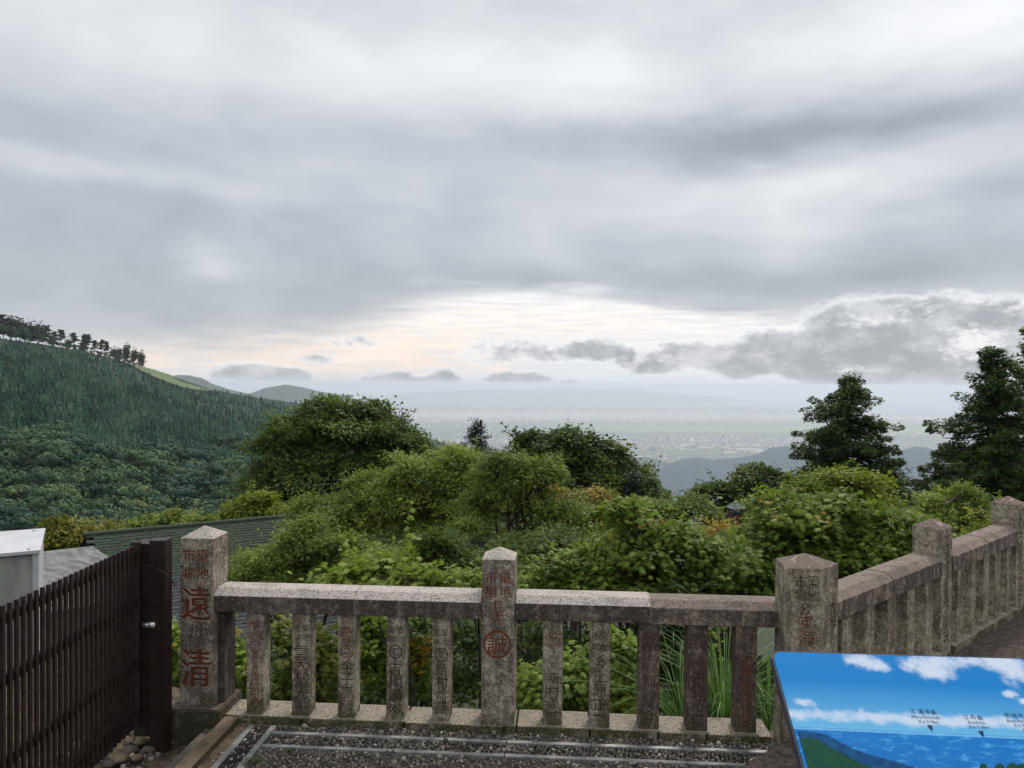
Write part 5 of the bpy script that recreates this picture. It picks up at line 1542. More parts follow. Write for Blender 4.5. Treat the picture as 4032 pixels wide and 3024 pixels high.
for (a, b_) in ((.10, x2 - .0785), (x2 + .0785, x3 - .0785), (x3 + .0785, x4 - .0785)):
    nb = 5
    for k in range(nb):
        xb = a + (b_ - a) * (k + .65) / (nb + .3)
        bm = bm_box(bmesh.new(), -.045, .045, -.075, .03, .118, .528, .0035)
        ob = link_mesh('baluster', bm_mesh('baluster', bm, M['cap_purple'] if k % 2 else M['bal_stone']), sr, (xb, 0, 0))
        link_mesh('mortar_collar', box_mesh('mortar_collar', xb - .055, xb + .055, -.083, .04, .118, .127, M['mortar'], .003), sr)
    kb = a
    while kb < b_:
        ke = min(kb + .42, b_)
        bm = bm_box(bmesh.new(), kb + .003, ke - .003, -.095, .09, -.1, .12, .006)
        link_mesh('base_block', bm_mesh('base_block', bm, M['base_stone']), sr)
        kb = ke

# ------------------------------------------------------------------ gravel, kerb and drains
def local_strip(name, x0, x1, y0, y1, z0, z1, mat, parent, bev=.002):
    """box in the fence frame"""
    return link_mesh(name, box_mesh(name, x0, x1, y0, y1, z0, z1, mat, bev), parent)
kb = empty('kerb', loc(-1.30, -2.0), TH, 'long worn tan kerb stone running towards the viewer beside the left plinth', 'kerb')
lengths = [(-2.0, -1.25), (-1.244, -.52), (-.514, .10), (.106, .62), (.626, 1.86)]
def kx(px, py, z=0.03):
    p = EYE + ray(px, py) * ((z - EYE.z) / ray(px, py).z)
    return to_local(p)
ka, kb_, kc, kd = kx(687, 3020), kx(760, 3020), kx(850, 2862), kx(925, 2842)
kx0, kx1 = (ka[0] + kc[0]) / 2, (kb_[0] + kd[0]) / 2
for a, b_ in ((-2.6, -1.9), (-1.9, -1.2), (-1.2, -.62), (-.62, -.09)):
    link_mesh('kerb_stone', box_mesh('kerb_stone', kx0 + 1.30, kx1 + 1.30, a + 2.0 + .002, b_ + 2.0 - .002, -.15, .034, M['kerb'], .005), kb)

s1a, s1b, s2a, s2b = kx(852, 3020, 0), kx(999, 2853, 0), kx(955, 3020, 0), kx(1076, 2864, 0)
dc = empty('side_drain', loc(0, 0), TH, 'narrow grated drain with two steel edges running towards the viewer at the left', 'drain')
xs1, xs2 = (s1a[0] + s1b[0]) / 2, (s2a[0] + s2b[0]) / 2
yEnd = -.115
for xx in (xs1, xs2):
    local_strip('steel_edge', xx - .013, xx + .013, -2.6, yEnd, -.02, .010, M['steel'], dc)
Vb, Fb = [], []
bm = bmesh.new()
y = -1.2
while y < yEnd:
    bm_box(bm, xs1 + .011, xs2 - .011, y, y + .004, -.012, .004)
    y += .011
ob = link_mesh('grate_bars', bm_mesh('grate_bars', bm, M['grate']), dc); ob['kind'] = 'stuff'
local_strip('channel', xs1 - .02, xs2 + .02, -2.6, yEnd, -.08, -.016, M['black'], dc, 0)
# long drain parallel to the fence, in three steel lengths
pa, pb = kx(1062, 2891, 0), kx(3100, 2970, 0)
qa, qb = kx(1033, 2939, 0), kx(2705, 3014, 0)
yA, yB = (pa[1] + pb[1]) / 2, (qa[1] + qb[1]) / 2
xj = [xs2 + .014, kx(1990, 2955, 0)[0], kx(2698, 2990, 0)[0], 2.6]
dl = empty('long_drain', loc(0, 0), TH, 'long steel edged gravel filled drain running along the foot of the front stone fence', 'drain')
for i in range(3):
    for yy in (yA, yB):
        local_strip('steel_edge', xj[i] + .002, xj[i + 1] - .002, yy - .0115, yy + .0115, -.02, .010, M['steel'], dl)
bm = bmesh.new()
x = xj[0]
while x < 1.6:
    v = [bm.verts.new(p) for p in ((x, yB, .003), (x + .004, yB, .003), (x + .022, yA, .003), (x + .018, yA, .003))]
    bm.faces.new(v)
    x += .018
bmesh.ops.solidify(bm, geom=bm.faces[:], thickness=.012)
ob = link_mesh('grate_bars', bm_mesh('grate_bars', bm, M['grate']), dl); ob['kind'] = 'stuff'
local_strip('channel', xj[0], 2.6, yB + .009, yA - .009, -.07, -.018, M['black'], dl, 0)

# pebbles
ico = bmesh.new(); bmesh.ops.create_icosphere(ico, subdivisions=1, radius=1.0)
iv = np.array([v.co[:] for v in ico.verts]); iff = np.array([[v.index for v in f.verts] for f in ico.faces]); ico.free()
m, t, b = base_mat('pebbles')
a_ = t.new('ShaderNodeAttribute', attribute_name='tint')
cr = t.new('ShaderNodeValToRGB'); t.l.new(a_.outputs['Fac'], cr.inputs[0])
el = cr.color_ramp.elements
el[0].color = (0.05, 0.045, 0.042, 1); el[1].color = (0.60, 0.56, 0.50, 1)
for p_, c_ in ((.35, (.13, .115, .10, 1)), (.6, (.21, .18, .15, 1)), (.8, (.31, .27, .22, 1))):
    e_ = el.new(p_); e_.color = c_
setp(t, b, cr.outputs[0], .75, spec=.35)
M['pebbles'] = m
def pebbles(name, xr, yr, n, size, zf, seed, label, parent=None, keepf=None, bias=2.2):
    rg = np.random.default_rng(seed)
    x = rg.uniform(*xr, n); y = rg.uniform(*yr, n)
    if keepf is not None:
        k = keepf(x, y); x, y = x[k], y[k]
    n = len(x)
    s = size * rg.lognormal(0, .35, n)
    z = zf(x, y) + s * rg.uniform(-.1, .5, n)
    W_ = np.stack([FO.x + x * E1.x + y * E2.x, FO.y + x * E1.y + y * E2.y, z], -1)
    A = rg.normal(size=(n, 3)); B = rg.normal(size=(n, 3))
    fr_ = frames(A, B) * rg.uniform(.55, 1.15, (n, 1, 3))
    tt = rg.beta(1.25, bias, n) * .92; wh = rg.uniform(size=n) < .06; tt[wh] = rg.uniform(.8, 1, wh.sum())
    V, F, ti = scatter(iv, [iff], W_, fr_, s, tt)
    V = V + rg.normal(0, size * .12, V.shape)
    ob = link_mesh(name, np_mesh(name, V, F, M['pebbles'], ti))
    tag(ob, label, 'gravel', kind='stuff')
    return ob
gz_f = lambda x, y: ground_z(x, y)
def not_steel(x, y):
    k = ~((x > xs1 - .012) & (x < xs2 + .012))
    k &= ~((np.abs(y - yA) < .010) | (np.abs(y - yB) < .010))
    return k & (y < -.09)
pebbles('gravel', (xs2 + .01, 1.75), (-.55, -.088), 15000, .0052, gz_f, 1, 'coarse grey pebble gravel in front of the stone fence', keepf=not_steel)
pebbles('gravel', (kx1 + .03, xs1 - .01), (-.8, -.1), 520, .0042, gz_f, 2, 'scattered grit on the tan strip between kerb and side drain', bias=1.6)
pebbles('gravel', (xs1 + .01, xs2 - .01), (-.7, -.12), 110, .005, lambda x, y: x * 0 + .004, 3, 'loose pebbles lying on the side drain grate', bias=1.0)
pebbles('rubble', (-1.85, -1.5), (-.9, .1), 420, .011, lambda x, y: -.075 + np.clip((-1.62 - x), 0, .4) * .35 + .01, 4, 'small rubble and grit at the foot of the brown slat fence', bias=1.8)
# tan dirt strip next to the kerb
M['tan_dirt'] = noise_mat('tan_dirt', (0.10, 0.070, 0.045), (0.21, 0.155, 0.10), 30, .95, .6, .01)
o = link_mesh('dirt_strip', box_mesh('dirt_strip', kx1, xs1 - .012, -2.6, -.095, -.05, .006, M['tan_dirt']), None, FO, (0, 0, TH)); tag(o, kind='structure')
# larger stones by the plinth
for i, (px, py, s_) in enumerate([(560, 2920, 34), (505, 2960, 40), (470, 2990, 36), (590, 2950, 30), (610, 2905, 20), (430, 3010, 30), (540, 2985, 26)]):
    p = EYE + ray(px, py) * ((-.05 - EYE.z) / ray(px, py).z)
    bm = bmesh.new(); bmesh.ops.create_icosphere(bm, subdivisions=2, radius=s_ * p.y / FPX)
    for v in bm.verts:
        v.co *= random.uniform(.82, 1.1); v.co.z *= .55
    ob = link_mesh('rock', bm_mesh('rock', bm, M['plinth_stone'] if i % 2 else M['kerb'], True), None, p, (0, 0, random.uniform(0, 6)))
    tag(ob, ['flat grey rock nearest the foot of the brown fence post', 'largest brown rock between slat fence and kerb', 'grey rock left of the largest brown rock', 'brown rock closest to the stone plinth', 'small grey stone touching the plinth corner', 'brown rock at the bottom edge below the slats', 'small grey rock in front of the largest one'][i], 'rock', 'rocks at the foot of the brown slat fence')

# ------------------------------------------------------------------ brown slat fence and its post
mfx = -1.613
mf = empty('slat_fence', (mfx, 2.9, 0), 0, 'dark brown metal slat fence running towards the viewer at the left edge', 'metal fence')
ys = 3.355; k = 0
while ys > 1.75:
    w = .0075
    zt = .852
    me_key = 'slat' if k == 0 else None
    if k == 0:
        slat_me = box_mesh('slat', -.0055, .0055, -w, w, .062, zt, M['brown_metal'], .0012)
    if abs(k - 1) > .1:
        link_mesh('slat', slat_me, mf, (0, ys - 2.9, 0))
    ys -= .0348; k += 1
for z_ in (.80, .60, .33, .12):
    link_mesh('cross_rail', box_mesh('cross_rail', -.034, -.012, -1.2, .455, z_ - .018, z_ + .018, M['brown_metal'], .002), mf)
link_mesh('end_stile', box_mesh('end_stile', -.032, .006, .438, .462, .06, .858, M['brown_metal'], .002), mf)
link_mesh('gate_frame', box_mesh('gate_frame', -.030, .050, .464, .56, .0, .846, M['brown_metal'], .002), mf)
mp = empty('gate_post', (-1.534, 3.385, 0), 0, 'square dark brown metal post between the slat fence and the stone plinth', 'post')
link_mesh('post_body', box_mesh('post_body', -.034, .034, -.036, .036, -.12, .858, M['brown_metal'], .003), mp)
link_mesh('post_cap', box_mesh('post_cap', -.0355, .0355, -.0375, .0375, .858, .864, M['brown_metal'], .002), mp)
# lock
p = at(590, 2461, 3.34)
lk = empty('lock', p, 0, 'small shiny chrome cylinder lock on the dark gate post', 'lock')
def cyl(bm, r, y0, y1, x=0, z=0, n=20, axis='y'):
    a = [2 * math.pi * i / n for i in range(n)]
    def P_(q, y_): 
        return (x + r * math.cos(q), y_, z + r * math.sin(q)) if axis == 'y' else (y_, x + r * math.cos(q), z + r * math.sin(q))
    A = [bm.verts.new(P_(q, y0)) for q in a]; B = [bm.verts.new(P_(q, y1)) for q in a]
    bm.faces.new(A[::-1]); bm.faces.new(B)
    for i in range(n): bm.faces.new((A[i], A[(i + 1) % n], B[(i + 1) % n], B[i]))
bm = bmesh.new(); cyl(bm, .0145, -.016, .024, axis='x'); bmesh.ops.recalc_face_normals(bm, faces=bm.faces[:]); bmesh.ops.bevel(bm, geom=[e for e in bm.edges if e.is_manifold and e.calc_face_angle(0) > 1], offset=.002, segments=2, affect='EDGES')
link_mesh('barrel', bm_mesh('barrel', bm, M['chrome'], True), lk)
link_mesh('bolt', box_mesh('bolt', -.032, -.016, -.004, .004, -.006, .010, M['chrome'], .001), lk)
link_mesh('mount', box_mesh('mount', -.012, .02, .008, .05, -.012, .012, M['brown_metal'], .001), lk)
# cable from the slats to the stone post
cab = [at(560, 2224, 3.30), at(600, 2234, 3.31), at(645, 2255, 3.32), at(675, 2283, 3.34), at(686, 2300, 3.40), at(684, 2310, 3.45), at(690, 2300, 3.50), at(708, 2282, 3.56)]
paths = [(np.array([c_[:] for c_ in cab]), np.full(len(cab), .0022))]
tag(link_mesh('cable', tube_mesh('cable', paths, M['black'], 6)), 'thin black cable looping from the slat fence to the left stone post', 'cable')

# ------------------------------------------------------------------ white cabinet behind the slats
def quad_prism(name, front, back, mat):
    pass
zc = 4.6
p1 = at(150, 2174, zc); 
CA = R(28.5)
cb = empty('cabinet', (p1.x - .5 * math.cos(CA) - .17 * math.sin(CA), zc - .5 * math.sin(CA) + .17 * math.cos(CA), -1.2), CA, 'grey metal cabinet with a sloping white lid behind the slat fence at the left edge', 'cabinet')
X0, X1 = -.50, .50
top = p1.z + 1.2
link_mesh('body', box_mesh('body', X0, X1 - .03, -.14, .36, 0, top - .02, M['grey_board'], .004), cb)
link_mesh('side_trim', box_mesh('side_trim', X1 - .030, X1 + .002, -.15, .37, 0, top - .012, M['white_metal'], .002), cb)
bm = bmesh.new()
bm_box(bm, X0 - .02, X1 + .012, -.17, .40, 0, .022, .003)
bmesh.ops.rotate(bm, verts=bm.verts, cent=(0, -.17, 0), matrix=Matrix.Rotation(R(3), 3, 'X'))
bmesh.ops.translate(bm, verts=bm.verts, vec=(0, 0, top - .01))
lid = link_mesh('lid', bm_mesh('lid', bm, M['white_metal']), cb)
for sx_ in (-.2, .1, .45):
    for f_ in (.03, .5):
        bm = bmesh.new(); cyl(bm, .006, 0, .006, n=8)
        link_mesh('rivet', bm_mesh('rivet', bm, M['steel']), cb, (sx_, -.17 + f_ * math.cos(R(3)), top + .0125 + f_ * math.sin(R(3)) ), (R(93), 0, 0))

# ------------------------------------------------------------------ shingled roof building and low grey roof
ra, rb = at(335, 2108, 15.5), at(1190, 2030, 18.2)
axr = (rb - ra); Lr = axr.length
axn = Vector((axr.x, axr.y, 0)).normalized()
dn = Vector((axn.y, -axn.x, 0))                      # towards the viewer
slope = R(24)
hb = empty('roofed_building', (ra.x, ra.y, -6.5), 0, 'long building with a mossy green shingled roof beyond the slat fence', 'building')
org = Vector((ra.x, ra.y, -6.5))
def rp(u, v, h=0.0):
    """u along ridge, v down the slope, h above it"""
    base = ra + axr * (u / Lr)
    return base + dn * (v * math.cos(slope)) + Vector((0, 0, -v * math.sin(slope))) + (Vector((0, 0, math.cos(slope))) + dn * math.sin(slope)) * h - org
VW = 4.4
bm = bmesh.new()
q = [rp(-.0, 0, -.03), rp(Lr + 1.5, 0, -.03), rp(Lr + 1.5, VW, -.03), rp(-.0, VW, -.03)]
bm.faces.new([bm.verts.new(p) for p in q[::-1]])
q2 = [rp(0, 0, -.03), rp(Lr + 1.5, 0, -.03), rp(Lr + 1.5, 0, -.03) - dn * 3.5 + Vector((0, 0, -1.6)), rp(0, 0, -.03) - dn * 3.5 + Vector((0, 0, -1.6))]
bm.faces.new([bm.verts.new(p) for p in q2])
link_mesh('roof', bm_mesh('roof', bm, M['black']), hb)
wl = [rp(.15, VW - .3, -.1), rp(Lr + 1.3, VW - .3, -.1)]
bm = bmesh.new()
for pts_ in ((wl[0], wl[1]), (rp(.15, .3, -.15) - dn * 2.5 - Vector((0, 0, .9)), wl[0])):
    a_p, b_p = pts_
    bm.faces.new([bm.verts.new(p) for p in (Vector((a_p.x, a_p.y, 0)), Vector((b_p.x, b_p.y, 0)), b_p, a_p)])
link_mesh('wall', bm_mesh('wall', bm, M['grey_board']), hb)
m, t, b = base_mat('mossy_shingle')
geo = t.new('ShaderNodeNewGeometry')
a_ = t.new('ShaderNodeAttribute', attribute_name='tint')
n1 = t.noise(geo.outputs['Position'], 1.2, 4, .6); n2 = t.noise(geo.outputs['Position'], 14, 4, .6)
c1 = t.mix(t.mr(n2, .35, .65), (0.045, 0.066, 0.045), (0.078, 0.100, 0.070))
c2 = t.mix(t.mr(n2, .35, .65), (0.075, 0.080, 0.085), (0.12, 0.125, 0.13))
c = t.mix(t.mr(t.m('ADD', a_.outputs['Fac'], t.m('MULTIPLY', t.m('SUBTRACT', n1, .5), .5)), .40, .65), c1, c2)
setp(t, b, c, .9, normal=t.bump(n2, .4, .01), spec=.2)
M['shingle'] = m
ush, vsh = .26, .098
rows = int(VW / vsh); cols = int((Lr + 1.5) / ush)
shp = []
for r_ in range(rows):
    for c_ in range(cols):
        shp.append((r_, c_))
def shingle_arr(r_, c_, rg):
    u = (c_ + (.5 if r_ % 2 else 0)) * ush; v = r_ * vsh
    j = rg.uniform(-.004, .004, 4)
    h0, h1 = .004, .012 + rg.uniform(-.004, .006)
    pts_ = [rp(u + .004, v, h0), rp(u + ush - .004, v, h0), rp(u + ush - .004, v + vsh * 1.12 + j[0], h1), rp(u + .004, v + vsh * 1.12 + j[1], h1),
            rp(u + .004, v + vsh * 1.12 + j[1], h1 - .009), rp(u + ush - .004, v + vsh * 1.12 + j[0], h1 - .009)]
    return np.array([p[:] for p in pts_])
sf_ = np.array([[3, 2, 1, 0], [2, 3, 4, 5]])
rg = np.random.default_rng(3)
indiv = [(r_, c_) for r_ in range(4, 20) for c_ in range(0, 18)][:288]
iset = set(indiv)
Vs = []; Ts = []
for r_, c_ in shp:
    A = shingle_arr(r_, c_, rg)
    tt_ = r_ / 34.0
    if (r_, c_) in iset:
        link_mesh('shingle', np_mesh('shingle', A, sf_, M['shingle'], np.full(6, tt_)), hb)
    else:
        Vs.append(A); Ts += [tt_] * 6
Vs = np.concatenate(Vs); nsh = len(Vs) // 6
ob = link_mesh('shingles', np_mesh('shingles', Vs, (sf_[None] + (np.arange(nsh) * 6)[:, None, None]).reshape(-1, 4), M['shingle'], np.array(Ts)), hb); ob['kind'] = 'stuff'
tv_, tf_ = tube_arrays([(np.array([rp(-.05, 0, .02)[:], rp(Lr + 1.5, 0, .02)[:]]), np.array([.05, .05]))], 8)
link_mesh('ridge_cap', np_mesh('ridge_cap', tv_, tf_, M['shingle'], np.full(len(tv_), .1), smooth=True), hb)
# low corrugated grey roof in front of it
g0, g1 = at(150, 2178, 12.5), at(364, 2154, 13.6)
gz0 = Vector((g0.x, g0.y, -6))
gb = empty('low_shed', gz0, 0, 'low shed with a streaky grey sheet roof between the white lid and the shingled roof', 'shed')
ax2 = (g1 - g0); ax2n = Vector((ax2.x, ax2.y, 0)).normalized(); dn2 = Vector((ax2n.y, -ax2n.x, 0))
g0b = g0 - ax2 * 1.2
g1b = g1 + ax2 * .0
nU, nV = 60, 8
V, F = [], []
for i in range(nU + 1):
    for j in range(nV + 1):
        s_ = i / nU; v = j / nV * 1.7
        p = g0b.lerp(g1b, s_) + dn2 * (v * .95) + Vector((0, 0, -v * .36 + .02 * math.sin(v * 9 + s_ * 2))) - gz0
        V.append(p[:])
for i in range(nU):
    for j in range(nV):
        a = i * (nV + 1) + j
        F.append((a, a + 1, a + nV + 2, a + nV + 1))
M['sheet_roof'] = noise_mat('grey_sheet_roof', (0.10, 0.105, 0.10), (0.22, 0.225, 0.215), 2.2, .8, .3, .02, stretch=(.5, 2.5, 6))
link_mesh('roof', np_mesh('roof', np.array(V), np.array(F), M['sheet_roof'], smooth=True), gb)
bm = bmesh.new()
for a_p, b_p in ((g0b + dn2 * 1.5, g1b + dn2 * 1.5), (g1b + dn2 * .2, g1b + dn2 * 1.5)):
    a_p = a_p - gz0; b_p = b_p - gz0
    dzv = -.62
    bm.faces.new([bm.verts.new(p) for p in (Vector((a_p.x, a_p.y, 0)), Vector((b_p.x, b_p.y, 0)), Vector((b_p.x, b_p.y, b_p.z + dzv)), Vector((a_p.x, a_p.y, a_p.z + (dzv if a_p.z > 5 else dzv))))])
link_mesh('wall', bm_mesh('wall', bm, M['grey_board']), gb)

# ------------------------------------------------------------------ loudspeaker pole
lp = at(1893, 1735, 38); gzz = float(hill_z(np.array(lp.x), np.array(lp.y)))
spk = empty('loudspeaker_pole', (lp.x, lp.y, gzz), 0, 'dark pole carrying two pale horn loudspeakers in front of the small fir', 'loudspeaker')
link_mesh('pole', tube_mesh('pole', [(np.array([(0, 0, 0), (0, 0, lp.z - gzz + 1.0)]), np.array([.09, .07]))], M['fence_green'], 10), spk)
def horn(px, py, r, yaw, nm):
    p = at(px, py, 37.6) - Vector((lp.x, lp.y, gzz))
    prof = [(.0, .03), (.08, .035), (.18, r * .5), (.25, r * .8), (.28, r), (.29, r + .008), (.285, r - .008), (.25, r * .72), (.17, r * .4)]
    bm = bmesh.new(); n = 24; rings = []
    for (d_, rr_) in prof:
        rings.append([bm.verts.new((rr_ * math.cos(2 * math.pi * i / n), -d_, rr_ * math.sin(2 * math.pi * i / n))) for i in range(n)])
    for a_r, b_r in zip(rings, rings[1:]):
        for i in range(n): bm.faces.new((a_r[i], a_r[(i + 1) % n], b_r[(i + 1) % n], b_r[i]))
    h_ = link_mesh('horn', bm_mesh('horn', bm, M['horn'], True), spk, p, (R(-6), 0, yaw))
    bm = bmesh.new(); cyl(bm, r * .62, -.245, -.05, n=14)  # black plug painting the shade inside the horn mouth
    bmesh.ops.recalc_face_normals(bm, faces=bm.faces[:])
    link_mesh('throat_shade', bm_mesh('throat_shade', bm, M['black']), h_)
    link_mesh('bracket', box_mesh('bracket', -.03, .03, -.02, .35, -.05, .02, M['fence_green']), spk, p, (0, 0, yaw))
M['horn'] = noise_mat('pale_horn_paint', (0.36, 0.34, 0.33), (0.48, 0.46, 0.45), 9, .5, 0)
horn(1881, 1718, .095, R(12), 'a'); horn(1911, 1724, .09, R(-18), 'b'); horn(1886, 1687, .04, R(10), 'c')
link_mesh('cross_arm', box_mesh('cross_arm', -.25, .35, -.04, .04, lp.z - gzz + .12, lp.z - gzz + .2, M['fence_green']), spk)

# ------------------------------------------------------------------ little lantern with a pyramid roof
lz = at(2895, 2020, 16.0); s = 16.0 / FPX
gl = float(hill_z(np.array(lz.x), np.array(lz.y)))
lan = empty('lantern', (lz.x, lz.y, gl), R(12), 'small lantern with a grey pyramid roof and white globe on a red brown pillar', 'lantern')
def zz(py): return at(2895, py, 16.0).z - gl
link_mesh('pillar', box_mesh('pillar', -20 * s, 20 * s, -20 * s, 20 * s, 0, zz(2024), M['pillar_red'] if 'pillar_red' in M else noise_mat('red_brown_pillar', (0.07, .028, .022), (.12, .05, .04), 20, .8, .3, .01), .01), lan)
link_mesh('sill', box_mesh('sill', -22 * s, 22 * s, -22 * s, 22 * s, zz(2023), zz(2015), M['fence_green'], .01), lan)
bm = bmesh.new(); h_ = 17 * s
for sx_ in (-1, 1):
    for sy_ in (-1, 1):
        bm_box(bm, sx_ * h_ - .012, sx_ * h_ + .012, sy_ * h_ - .012, sy_ * h_ + .012, zz(2015), zz(1998))
link_mesh('frame', bm_mesh('frame', bm, M['fence_green']), lan)
bm = bmesh.new(); bmesh.ops.create_uvsphere(bm, u_segments=16, v_segments=10, radius=7.5 * s)
link_mesh('globe', bm_mesh('globe', bm, noise_mat('white_globe', (.75, .76, .78), (.8, .8, .82), 5, .3, 0), True), lan, (.02, 0, zz(2007)))
bm = bmesh.new()
prof = [(28, 1999), (22, 1994), (14, 1984), (7, 1980)]
rings = []
for (r_, py_) in prof:
    rings.append([bm.verts.new((sx_ * r_ * s * 1.0, sy_ * r_ * s * 1.0, zz(py_))) for sx_, sy_ in ((-1, -1), (1, -1), (1, 1), (-1, 1))])
for A, B in zip(rings, rings[1:]):
    for i in range(4): bm.faces.new((A[i], A[(i + 1) % 4], B[(i + 1) % 4], B[i]))
bm.faces.new(rings[-1]); bm.faces.new(rings[0][::-1])
link_mesh('roof', bm_mesh('roof', bm, noise_mat('grey_lantern_roof', (.12, .14, .155), (.2, .22, .24), 12, .5, .1, .004)), lan)
link_mesh('finial', box_mesh('finial', -6 * s, 6 * s, -6 * s, 6 * s, zz(1980.5), zz(1974), M['steel'], .01), lan)

# ------------------------------------------------------------------ pampas grass and small weeds
def grass(name, label, base, n, h, spread, seed, w=.006, lean=(0, 0), cat='grass clump', mat='grass_blade', outw=.5):
    rg = np.random.default_rng(seed)
    root = tag(bpy.data.objects.new(name, None), label, cat); COL.objects.link(root); root.location = base
    V, F, T_ = [], [], []
    K = 7
    for i in range(n):
        a = rg.uniform(0, 6.28); r0 = spread * .25 * math.sqrt(rg.uniform()); H = h * rg.uniform(.55, 1.1)
        out = rg.uniform(.15, 1.0) * outw * H
        ww = w * rg.uniform(.6, 1.2); tv0 = rg.uniform(0, 1.1)
        dirv = np.array([math.cos(a), math.sin(a)])
        pr = np.array([-dirv[1], dirv[0]])
        tw = rg.uniform(-.8, .8)
        n0 = len(V)
        for k_ in range(K):
            f_ = k_ / (K - 1)
            z_ = H * (f_ - .42 * f_ ** 3 * rg.uniform(.9, 1.1) * (out / H + .3))
            xy = dirv * (r0 + out * f_ ** 1.9) + np.array(lean) * f_ * H
            wd = ww * (1 - f_) ** .6 * (.5 + .5 * min(1, f_ * 5)) + .0004
            side = pr * math.cos(tw) + dirv * math.sin(tw)
            V += [(xy[0] - side[0] * wd, xy[1] - side[1] * wd, z_), (xy[0], xy[1], z_ - wd * .5), (xy[0] + side[0] * wd, xy[1] + side[1] * wd, z_)]
            T_ += [tv0] * 3
            if k_:
                b0 = n0 + (k_ - 1) * 3
                F += [(b0, b0 + 1, b0 + 4, b0 + 3), (b0 + 1, b0 + 2, b0 + 5, b0 + 4)]
    ob = link_mesh('blades', np_mesh('blades', np.array(V), np.array(F), M[mat], np.array(T_)), root); ob['kind'] = 'stuff'
    return root
def gb_(px, py, Y_): 
    p = at(px, py, Y_); return (p.x, p.y, p.z)
grass('pampas_grass', 'thick tuft of long pale grass blades between the last two balusters', gb_(2850, 2900, 4.15), 150, .80, .3, 1, .0055, lean=(.03, -.02), outw=.95)
grass('pampas_grass', 'arching grass blades left of the fourth right-hand baluster', gb_(2700, 2900, 4.1), 46, .68, .2, 2, .0045, lean=(-.28, 0), outw=1.1)
grass('pampas_grass', 'grass blades right of the last baluster beside the corner post', gb_(3030, 2900, 4.1), 50, .62, .2, 3, .0045, lean=(.02, 0), outw=.8)
# one blade arching above the rail
bl = [at(2640, 2420, 3.95), at(2615, 2340, 3.93), at(2625, 2315, 3.9), at(2665, 2303, 3.88), at(2705, 2325, 3.85), at(2735, 2356, 3.82)]
tag(link_mesh('grass_blade', tube_mesh('grass_blade', [(np.array([(3050 * 0 + at(2680, 2880, 4.0).x, 4.0, at(2680, 2880, 4.0).z), *[p[:] for p in bl]]), np.array([.003, .003, .003, .0028, .0025, .0018, .0006]))], M['grass_blade'], 4)), 'single grass blade arching over the right half of the stone rail', 'grass blade')
def weed(label, px, py, n, size, seed):
    p = EYE + ray(px, py) * ((.005 - EYE.z) / ray(px, py).z)
    rg = np.random.default_rng(seed)
    pos = np.stack([rg.normal(0, size * .9, n), rg.normal(0, size * .7, n), rg.uniform(.002, size * 1.4, n)], -1)
    fr_ = frames(rg.normal(0, .35, (n, 3)) + np.array([0, 0, 1]), pos * np.array([1, 1, 0]) + rg.normal(0, .01, (n, 3)))
    V, F, tt = scatter(LEAFO[0], [LEAFO[1]], pos, fr_, size * rg.uniform(.5, .9, n), rg.uniform(0, 1, n))
    root = empty('weed', p, 0, label, 'weed', 'small weeds growing in the gravel')
    link_mesh('foliage', np_mesh('foliage', V, F, M['weed'], tt), root)
    link_mesh('stem', tube_mesh('stem', [(np.array([(0, 0, -.005), (x_ * .5, y_ * .5, z_ * .7), (x_, y_, z_)]), np.array([.001, .001, .0005])) for x_, y_, z_ in pos[:8]], M['weed'], 3), root)
weed('largest green weed growing in the angle between the two drains', 1005, 3005, 46, .020, 1)
weed('small weed in the gravel just right of the drain corner', 1140, 2960, 18, .013, 2)
weed('small weed in the gravel below the fourth baluster', 1405, 2978, 22, .014, 3)
weed('wispy weed at the foot of the base stone right of the middle post', 2375, 2905, 16, .012, 4)
weed('yellow green weed beside the foot of the dark gate post', 570, 2890, 26, .018, 5)

# ------------------------------------------------------------------ information board
p_tl = at(3041, 2567, 1.68)
bd_x = Vector((.526, -.033, -.0)).normalized()
u_dn = hit(3171, 3022, p_tl, Vector((0, .0, 1))) 
nb_ = Vector((.033, .526, 0)).normalized()            # horizontal, away from the viewer
tilt = R(31)
dnv = (-nb_ * math.cos(tilt) - Vector((0, 0, 1)) * math.sin(tilt))
nrm = bd_x.cross(-dnv).normalized()
if nrm.z < 0: nrm = -nrm
board = empty('information_board', (p_tl.x + .5, p_tl.y - .2, 0), 0, 'tilted information board with a bright blue printed seaside panorama, bottom right', 'information board')
Mb = Matrix(((bd_x.x, -dnv.x, nrm.x, p_tl.x), (bd_x.y, -dnv.y, nrm.y, p_tl.y), (bd_x.z, -dnv.z, nrm.z, p_tl.z), (0, 0, 0, 1)))   # x right, y up the slope, z out; origin top-left
def uv_of(px, py):
    h_ = hit(px, py, p_tl, nrm)
    q = h_ - p_tl
    return q.dot(bd_x), q.dot(-dnv)
BW, BH = 1.30, .62
def rounded(x0, x1, y0, y1, r, n=6):
    pts_ = []
    for cx_, cy_, a0 in ((x1 - r, y1 - r, 0), (x0 + r, y1 - r, 90), (x0 + r, y0 + r, 180), (x1 - r, y0 + r, 270)):
        for k_ in range(n + 1):
            a = R(a0 + 90 * k_ / n)
            pts_.append((cx_ + r * math.cos(a), cy_ + r * math.sin(a)))
    return pts_
def add_board_part(name, me, z=0.0):
    ob = bpy.data.objects.new(name, me); COL.objects.link(ob)
    bpy.context.view_layer.update()
    ob.parent = board; ob.matrix_parent_inverse = board.matrix_world.inverted()
    ob.matrix_world = Mb @ Matrix.Translation((0, 0, z))
    return ob
M['board_edge'] = noise_mat('dark_board_edge', (.035, .045, .06), (.05, .06, .08), 20, .5, 0)
bm = bm_prism(bmesh.new(), rounded(-.004, BW + .004, -BH - .004, .004, .022), -.022, -.001)
